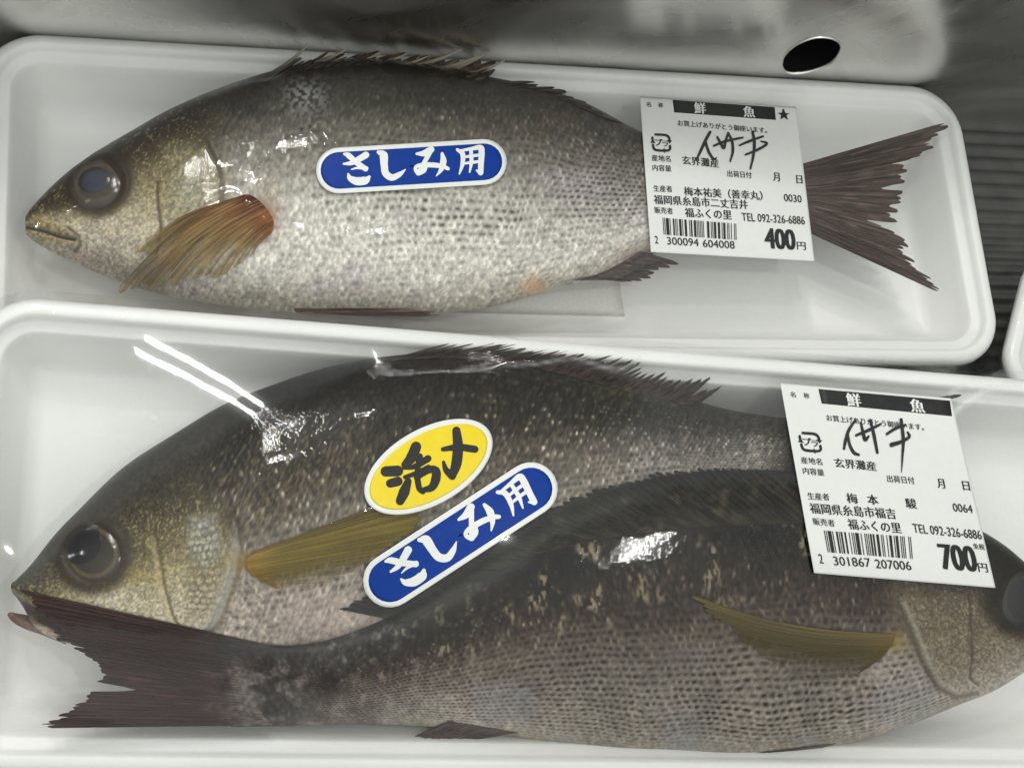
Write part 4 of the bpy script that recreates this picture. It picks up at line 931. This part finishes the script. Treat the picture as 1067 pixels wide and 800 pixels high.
def yellow_sticker():
    c = (446.3, 486.2); ang = math.radians(-29.5); S, R = sheet_for(T2, c, ang, 73.5, 39.5)
    t = thing("sticker", "yellow oval sticker with two plump black characters on the dark fish", "sticker", S.at(np.array(c), -.0002))
    slab("border", S, R(ellipse(73.5, 39.5)), .0002, M_STICKER, t); slab("yellow_face", S, R(ellipse(68, 34)), .00026, M_YELLOW, t, .00004)
    K = [([(118, 246), (165, 244)], (38, 40)), ([(136, 292), (166, 284)], (32, 34)), ([(205, 284), (190, 325), (174, 360)], (26, 40, 32)),
         ([(236, 150), (218, 192), (192, 220)], (38, 40, 26)), ([(188, 232), (232, 226), (282, 196)], (14, 20, 26)), ([(192, 268), (240, 252), (284, 232)], (14, 20, 24)), ([(250, 188), (242, 235), (238, 272)], (24, 20, 20)),
         ([(240, 268), (248, 310), (262, 324)], (22, 22, 20)), ([(240, 268), (285, 240), (312, 244), (312, 276), (296, 308), (262, 318)], (20, 26, 32, 34, 28, 18)),
         ([(392, 88), (398, 150), (392, 215), (376, 262)], (30, 38, 38, 28)), ([(376, 264), (352, 240), (342, 210)], (28, 22, 12)), ([(340, 160), (400, 152), (464, 160)], (16, 26, 26))]
    marks("lettering", S, [(p_, [q * .92 for q in w_]) for p_, w_ in K], lambda V: np.stack([370 + V[:, 0] / 3.723, 425 + V[:, 1] / 3.723], 1), .00032, M_INK, t)
yellow_sticker()
blue_sticker(T2, (479.6, 557.0), math.radians(-33.0), 115.5, 27.8, "tilted blue sticker with white brush lettering, below the yellow oval sticker")

# --- price labels
def glyphs(txt, bold=0):
    cu = bpy.data.curves.new("glyphs", 'FONT'); cu.body = txt; cu.size = 1; cu.resolution_u = 3; cu.fill_mode = 'FRONT'
    o = bpy.data.objects.new("glyphs", cu); COL.objects.link(o); bpy.context.view_layer.update()
    me = bpy.data.meshes.new_from_object(o.evaluated_get(bpy.context.evaluated_depsgraph_get()))
    bm = bmesh.new(); bm.from_mesh(me); bmesh.ops.triangulate(bm, faces=bm.faces)
    for _ in range(2 if len(txt) <= 3 else 1): bmesh.ops.subdivide_edges(bm, edges=[e for e in bm.edges if e.calc_length() > .14], cuts=1)
    bmesh.ops.triangulate(bm, faces=bm.faces); bm.to_mesh(me); bm.free()
    V = np.empty(len(me.vertices) * 3); me.vertices.foreach_get("co", V); V = V.reshape(-1, 3)[:, :2]; F = [tuple(p.vertices) for p in me.polygons]
    bpy.data.objects.remove(o); bpy.data.meshes.remove(me); bpy.data.curves.remove(cu)
    return V, F
class Print:
    def __init__(s, S, vdir): s.S = S; s.v = np.array(vdir, float) / np.hypot(*vdir); s.V = []; s.F = []; s.Z = []; s.k = 0
    def text(s, txt, p0, p1, h, bold=.012):
        V, F = glyphs(txt, bold)
        if not len(V): print("NO GLYPHS", txt); return
        lo = V.min(0); hi = V.max(0); p0 = np.array(p0, float); p1 = np.array(p1, float)
        u = (V[:, 0] - lo[0]) / (hi[0] - lo[0] + 1e-9); w_ = ((lo[1] + hi[1]) / 2 - V[:, 1]) / (hi[1] - lo[1] + 1e-9)
        Q = p0 + u[:, None] * (p1 - p0) + (w_ * h)[:, None] * s.v; bold = bold + .016; d = (p1 - p0) / np.hypot(*(p1 - p0)) * bold * h
        for k in ((-1, 1) if bold < .04 else (-1, 0, 1)): s.add(Q + d * k, F)
    def char(s, ch, c, wd, h, slope, bold=.012):
        d = np.array([1, slope]) * wd / 2; s.text(ch, np.array(c) - d, np.array(c) + d, h, bold)
    def add(s, P, F): s.Z.append(np.full(len(P), (len(s.Z) % 7) * .000004)); s.V.append(P); s.F += [tuple(i + s.k for i in f) for f in F]; s.k += len(P)
    def quad(s, a, b, c, d, n=6):
        t = np.linspace(0, 1, n)[:, None]; L = np.array(a) * (1 - t) + np.array(d) * t; R = np.array(b) * (1 - t) + np.array(c) * t
        s.add(np.r_[L, R], [(i, n + i, n + i + 1, i + 1) for i in range(n - 1)])
    def build(s, name, lift, mat, parent): return mesh_obj(name, s.S.at(np.concatenate(s.V), lift + np.concatenate(s.Z)), s.F, mat, parent, smooth=False)
LC = {'0': '0001101', '1': '0011001', '2': '0010011', '3': '0111101', '4': '0100011', '5': '0110001', '6': '0101111', '7': '0111011', '8': '0110111', '9': '0001011'}
PAR = {'2': 'LLGGLG'}
def ean(code):
    r = lambda c: ''.join('1' if x == '0' else '0' for x in LC[c]); g = lambda c: r(c)[::-1]
    out = '101'
    for k, c in enumerate(code[1:7]): out += LC[c] if PAR['2'][k] == 'L' else g(c)
    return out + '01010' + ''.join(r(c) for c in code[7:]) + '101'
def quad_slab(name, S, q, lift, mat, parent, n=80, thick=.00012, round_=.0):
    u = np.linspace(0, 1, n); U, Vv = np.meshgrid(u, u, indexing='ij'); q = np.array(q, float)
    p = (q[0] * (1 - U[..., None]) + q[1] * U[..., None]) * (1 - Vv[..., None]) + (q[3] * (1 - U[..., None]) + q[2] * U[..., None]) * Vv[..., None]
    top = S.at(p.reshape(-1, 2), lift); bot = S.at(p.reshape(-1, 2), lift - thick); k = n * n; f = grid_faces(n, n)
    b = [i * n for i in range(n)] + [(n - 1) * n + j for j in range(1, n)] + [i * n + n - 1 for i in range(n - 2, -1, -1)] + [j for j in range(n - 2, 0, -1)]; b = np.array(b); e = np.roll(b, -1)
    return mesh_obj(name, np.r_[top, bot], np.r_[f[:, ::-1], f + k, np.stack([b, e, e + k, b + k], 1)], mat, parent)
def price_label(T, quad, label, band, star, texts, chars, bar, code, price, yen, hand, handxf, mark, chars_w):
    S = Sheet(T, quad); q = np.array(quad, float); t = thing("price_label", label, "price label", S.at(q.mean(0), -.0002))
    quad_slab("paper", S, quad, .0002, M_PAPER, t)
    quad_slab("header_band", S, band, .00028, M_INK, t, 16, .00003)
    vd = ((q[3] - q[0]) + (q[2] - q[1])) / 2; sl = ((q[1] - q[0]) + (q[2] - q[3])); sl = sl[1] / sl[0]
    P = Print(S, vd)
    for a in texts: P.text(*a)
    for ch, c, wd, h in chars: P.char(ch, c, wd, h, sl)
    if star: P.char("★", star, 11.5, 11.5, sl, .02)
    # recycling mark: an open rounded frame with arrow heads
    c = np.array(mark[0], float); r = mark[1]; ux = np.array([1, sl]); vv = P.v
    def loc(x, y): return c + ux * x * r + vv * y * r
    K = [([loc(-.55, -.85), loc(.55, -.85), loc(.88, -.62), loc(.92, -.35)], (r * .22,) * 3), ([loc(.92, .3), loc(.85, .7), loc(.4, .85), loc(-.6, .85), loc(-.88, .65), loc(-.92, .3)], (r * .22,) * 3), ([loc(-.92, -.05), loc(-.92, -.5)], (r * .22,) * 2)]
    for pts, wd in K: P.add(*stroke(np.array(pts), wd))
    for a in ([loc(.62, -.3), loc(1.2, -.3), loc(.92, .05)], [loc(-1.2, .1), loc(-.62, .1), loc(-.92, -.25)], [loc(.3, .55), loc(.3, 1.15), loc(.02, .85)]): P.add(np.array(a), [(0, 1, 2)])
    P.char("プ", loc(-.3, -.02), r * .8, r * .75, sl, .03); P.char("ラ", loc(.42, .1), r * .6, r * .62, sl, .03)
    P.text(price[0], price[1], price[2], price[3], .035); P.text("円", *yen)
    P.build("printed_text", .00038, M_INK, t)
    W_ = Print(S, vd)
    for ch, cc in zip("鮮魚", chars_w[0]): W_.char(ch, cc, chars_w[1], chars_w[1], sl, .02)
    W_.build("header_text", .00042, M_WHITEINK, t)
    B = Print(S, vd); bits = ean(code); bq = np.array(bar, float); n = len(bits); i = 0
    while i < n:
        if bits[i] == '1':
            j = i
            while j < n and bits[j] == '1': j += 1
            e0, e1 = i / n, j / n; Tq = lambda x: bq[0] * (1 - x) + bq[1] * x; Bq = lambda x: bq[3] * (1 - x) + bq[2] * x
            B.quad(Tq(e0), Tq(e1), Bq(e1), Bq(e0)); i = j
        else: i += 1
    B.build("barcode", .00034, M_INK, t)
    marks("handwriting", S, hand, handxf, .00046, M_MARKER, t)
price_label(T1, [(666.5, 101), (829.5, 112), (848.5, 272.5), (678, 263)], "white price label reading 400 yen with a star, over the single fish's tail",
    [(700.7, 104.7), (806.8, 112.3), (808.2, 125.6), (702.2, 117.7)], (816.2, 119.6),
    [("名", (673, 109.3), (678, 109.6), 5.2, .0), ("称", (685.5, 110.2), (690.5, 110.6), 5.2, .0), ("お買上げありがとう御座います。", (706, 128.7), (798.7, 136.7), 6.2, .0),
     ("産地名", (678.7, 165), (698.4, 166.2), 6.6, .0), ("内容量", (679.5, 175.2), (699, 176.2), 6.6, .0), ("玄界灘産", (710.6, 167.4), (748.5, 171), 9, .008), ("出荷日付", (757.5, 181.4), (782.8, 183.2), 6.8, .0),
     ("生産者", (680.6, 196.8), (700, 197.6), 6.8, .0), ("梅本祐美（善幸丸）", (712.5, 199.7), (794, 204.6), 9.6, .008), ("0030", (816.5, 206.4), (834.7, 208), 7.8, .0), ("福岡県糸島市二丈吉井", (681, 208.2), (778.5, 213.8), 9.8, .008),
     ("販売者", (681.6, 219.3), (700.7, 220.5), 6.8, .0), ("福ふくの里", (713.4, 221.8), (761.8, 224.6), 9.8, .008), ("TEL 092-326-6886", (772.5, 226.4), (838, 230.4), 8.4, .0),
     ("2", (682, 250.2), (685.4, 250.4), 8, .0), ("300094", (694.7, 251.3), (727.5, 253.3), 8, .0), ("604008", (732, 254), (765, 255.8), 8, .0)],
    [("月", (808.6, 185), 6.5, 9), ("日", (832.5, 187.6), 6, 8.5)], [(690, 227.4), (766.8, 233.6), (767.2, 250.6), (691.2, 244.9)], "2300094604008",
    ("400", (797, 248.6), (827.4, 250.4), 21.5), ((830, 256.4), (839, 257), 8, .008),
    [([(424, 258), (398, 306), (372, 362), (348, 412)], (14, 15, 14, 9)), ([(398, 304), (408, 345), (424, 382), (446, 410), (458, 402)], (10, 13, 13, 12, 8)),
     ([(444, 335), (500, 312), (560, 298), (606, 289)], (10, 13, 12, 9)), ([(464, 286), (482, 318), (500, 348), (510, 310), (524, 264)], (10, 13, 13, 12, 10)), ([(524, 262), (546, 310), (550, 366), (536, 420)], (10, 13, 13, 9)),
     ([(588, 332), (650, 306), (718, 282)], (9, 13, 10)), ([(620, 384), (680, 360), (728, 334), (738, 318), (708, 310)], (9, 13, 13, 11, 8)), ([(660, 256), (670, 320), (664, 390), (648, 462)], (12, 15, 13, 9))],
    lambda V: np.stack([660 + V[:, 0] / 5.335, 90 + V[:, 1] / 5.335], 1), ((688.7, 149.3), 9.6), ([(729, 113.4), (780, 117.2)], 11.5))
price_label(T2, [(812.8, 399.2), (990.7, 415), (1037, 612.3), (848, 596.8)], "white price label reading 700 yen, over the front fish in the lower tray",
    [(852.3, 405.2), (989.3, 417.4), (991.6, 433.6), (855.9, 420.4)], None,
    [("名", (823, 410.8), (828.5, 411.2), 5.8, .0), ("称", (837, 412), (842.6, 412.5), 5.8, .0), ("お買上げありがとう御座います。", (860.6, 435), (961.8, 445.2), 6.8, .0),
     ("産地名", (834, 479), (856, 481), 7.2, .0), ("内容量", (836, 490), (858, 492.2), 7.2, .0), ("玄界灘産", (869, 481.8), (912.3, 485.8), 10, .008), ("出荷日付", (923.6, 498.4), (952, 500.4), 7.6, .0),
     ("生産者", (841, 516.4), (863.4, 517.6), 7.6, .0), ("福岡県糸島市福吉", (843.4, 529), (932.5, 535.2), 11.4, .008), ("0064", (992.3, 528.2), (1012.5, 530.2), 8.8, .0),
     ("販売者", (846.5, 542.8), (869, 544.8), 7.6, .0), ("福ふくの里", (883, 545.5), (938.2, 550), 11.2, .008), ("TEL 092-326-6886", (950.6, 549.8), (1021.8, 557.2), 9.6, .0),
     ("2", (852.8, 581.6), (856.8, 582), 10, .0), ("301867", (868, 584), (906.3, 586), 9.6, .0), ("207006", (911.4, 587), (948.6, 589.2), 9.6, .0), ("免税", (1013.5, 568.6), (1025, 569.8), 6.2, .0)],
    [("月", (979.8, 503.6), 7.5, 10), ("日", (1006, 506), 7, 9.6), ("梅", (887.3, 519), 11, 10.8), ("本", (908.8, 520.4), 11, 10.8), ("駿", (948.6, 524.2), 11, 10.8)],
    [(857.8, 552.5), (948.6, 559), (950.6, 582), (862, 575)], "2301867207006",
    ("700", (979.4, 579.3), (1015.4, 582.2), 27.5), ((1018.6, 590.8), (1028.2, 591.6), 9.4, .008),
    [([(358, 212), (328, 258), (312, 310), (306, 344)], (9, 13, 13, 10)), ([(322, 272), (332, 325), (352, 362), (374, 372)], (10, 12, 13, 10)),
     ([(362, 282), (420, 258), (476, 230)], (10, 13, 9)), ([(384, 224), (394, 270), (404, 302), (420, 286)], (9, 13, 16, 8)), ([(428, 212), (444, 280), (460, 362)], (10, 14, 11)),
     ([(504, 276), (545, 250), (590, 234)], (10, 13, 9)), ([(526, 326), (575, 310), (608, 288), (600, 268)], (18, 13, 12, 8)), ([(570, 210), (580, 300), (576, 380), (572, 452)], (13, 14, 9, 3))],
    lambda V: np.stack([810 + V[:, 0] / 4.446, 390 + V[:, 1] / 4.446], 1), ((843.7, 460.5), 10.8), ([(888.7, 416.6), (955, 422.8)], 14))
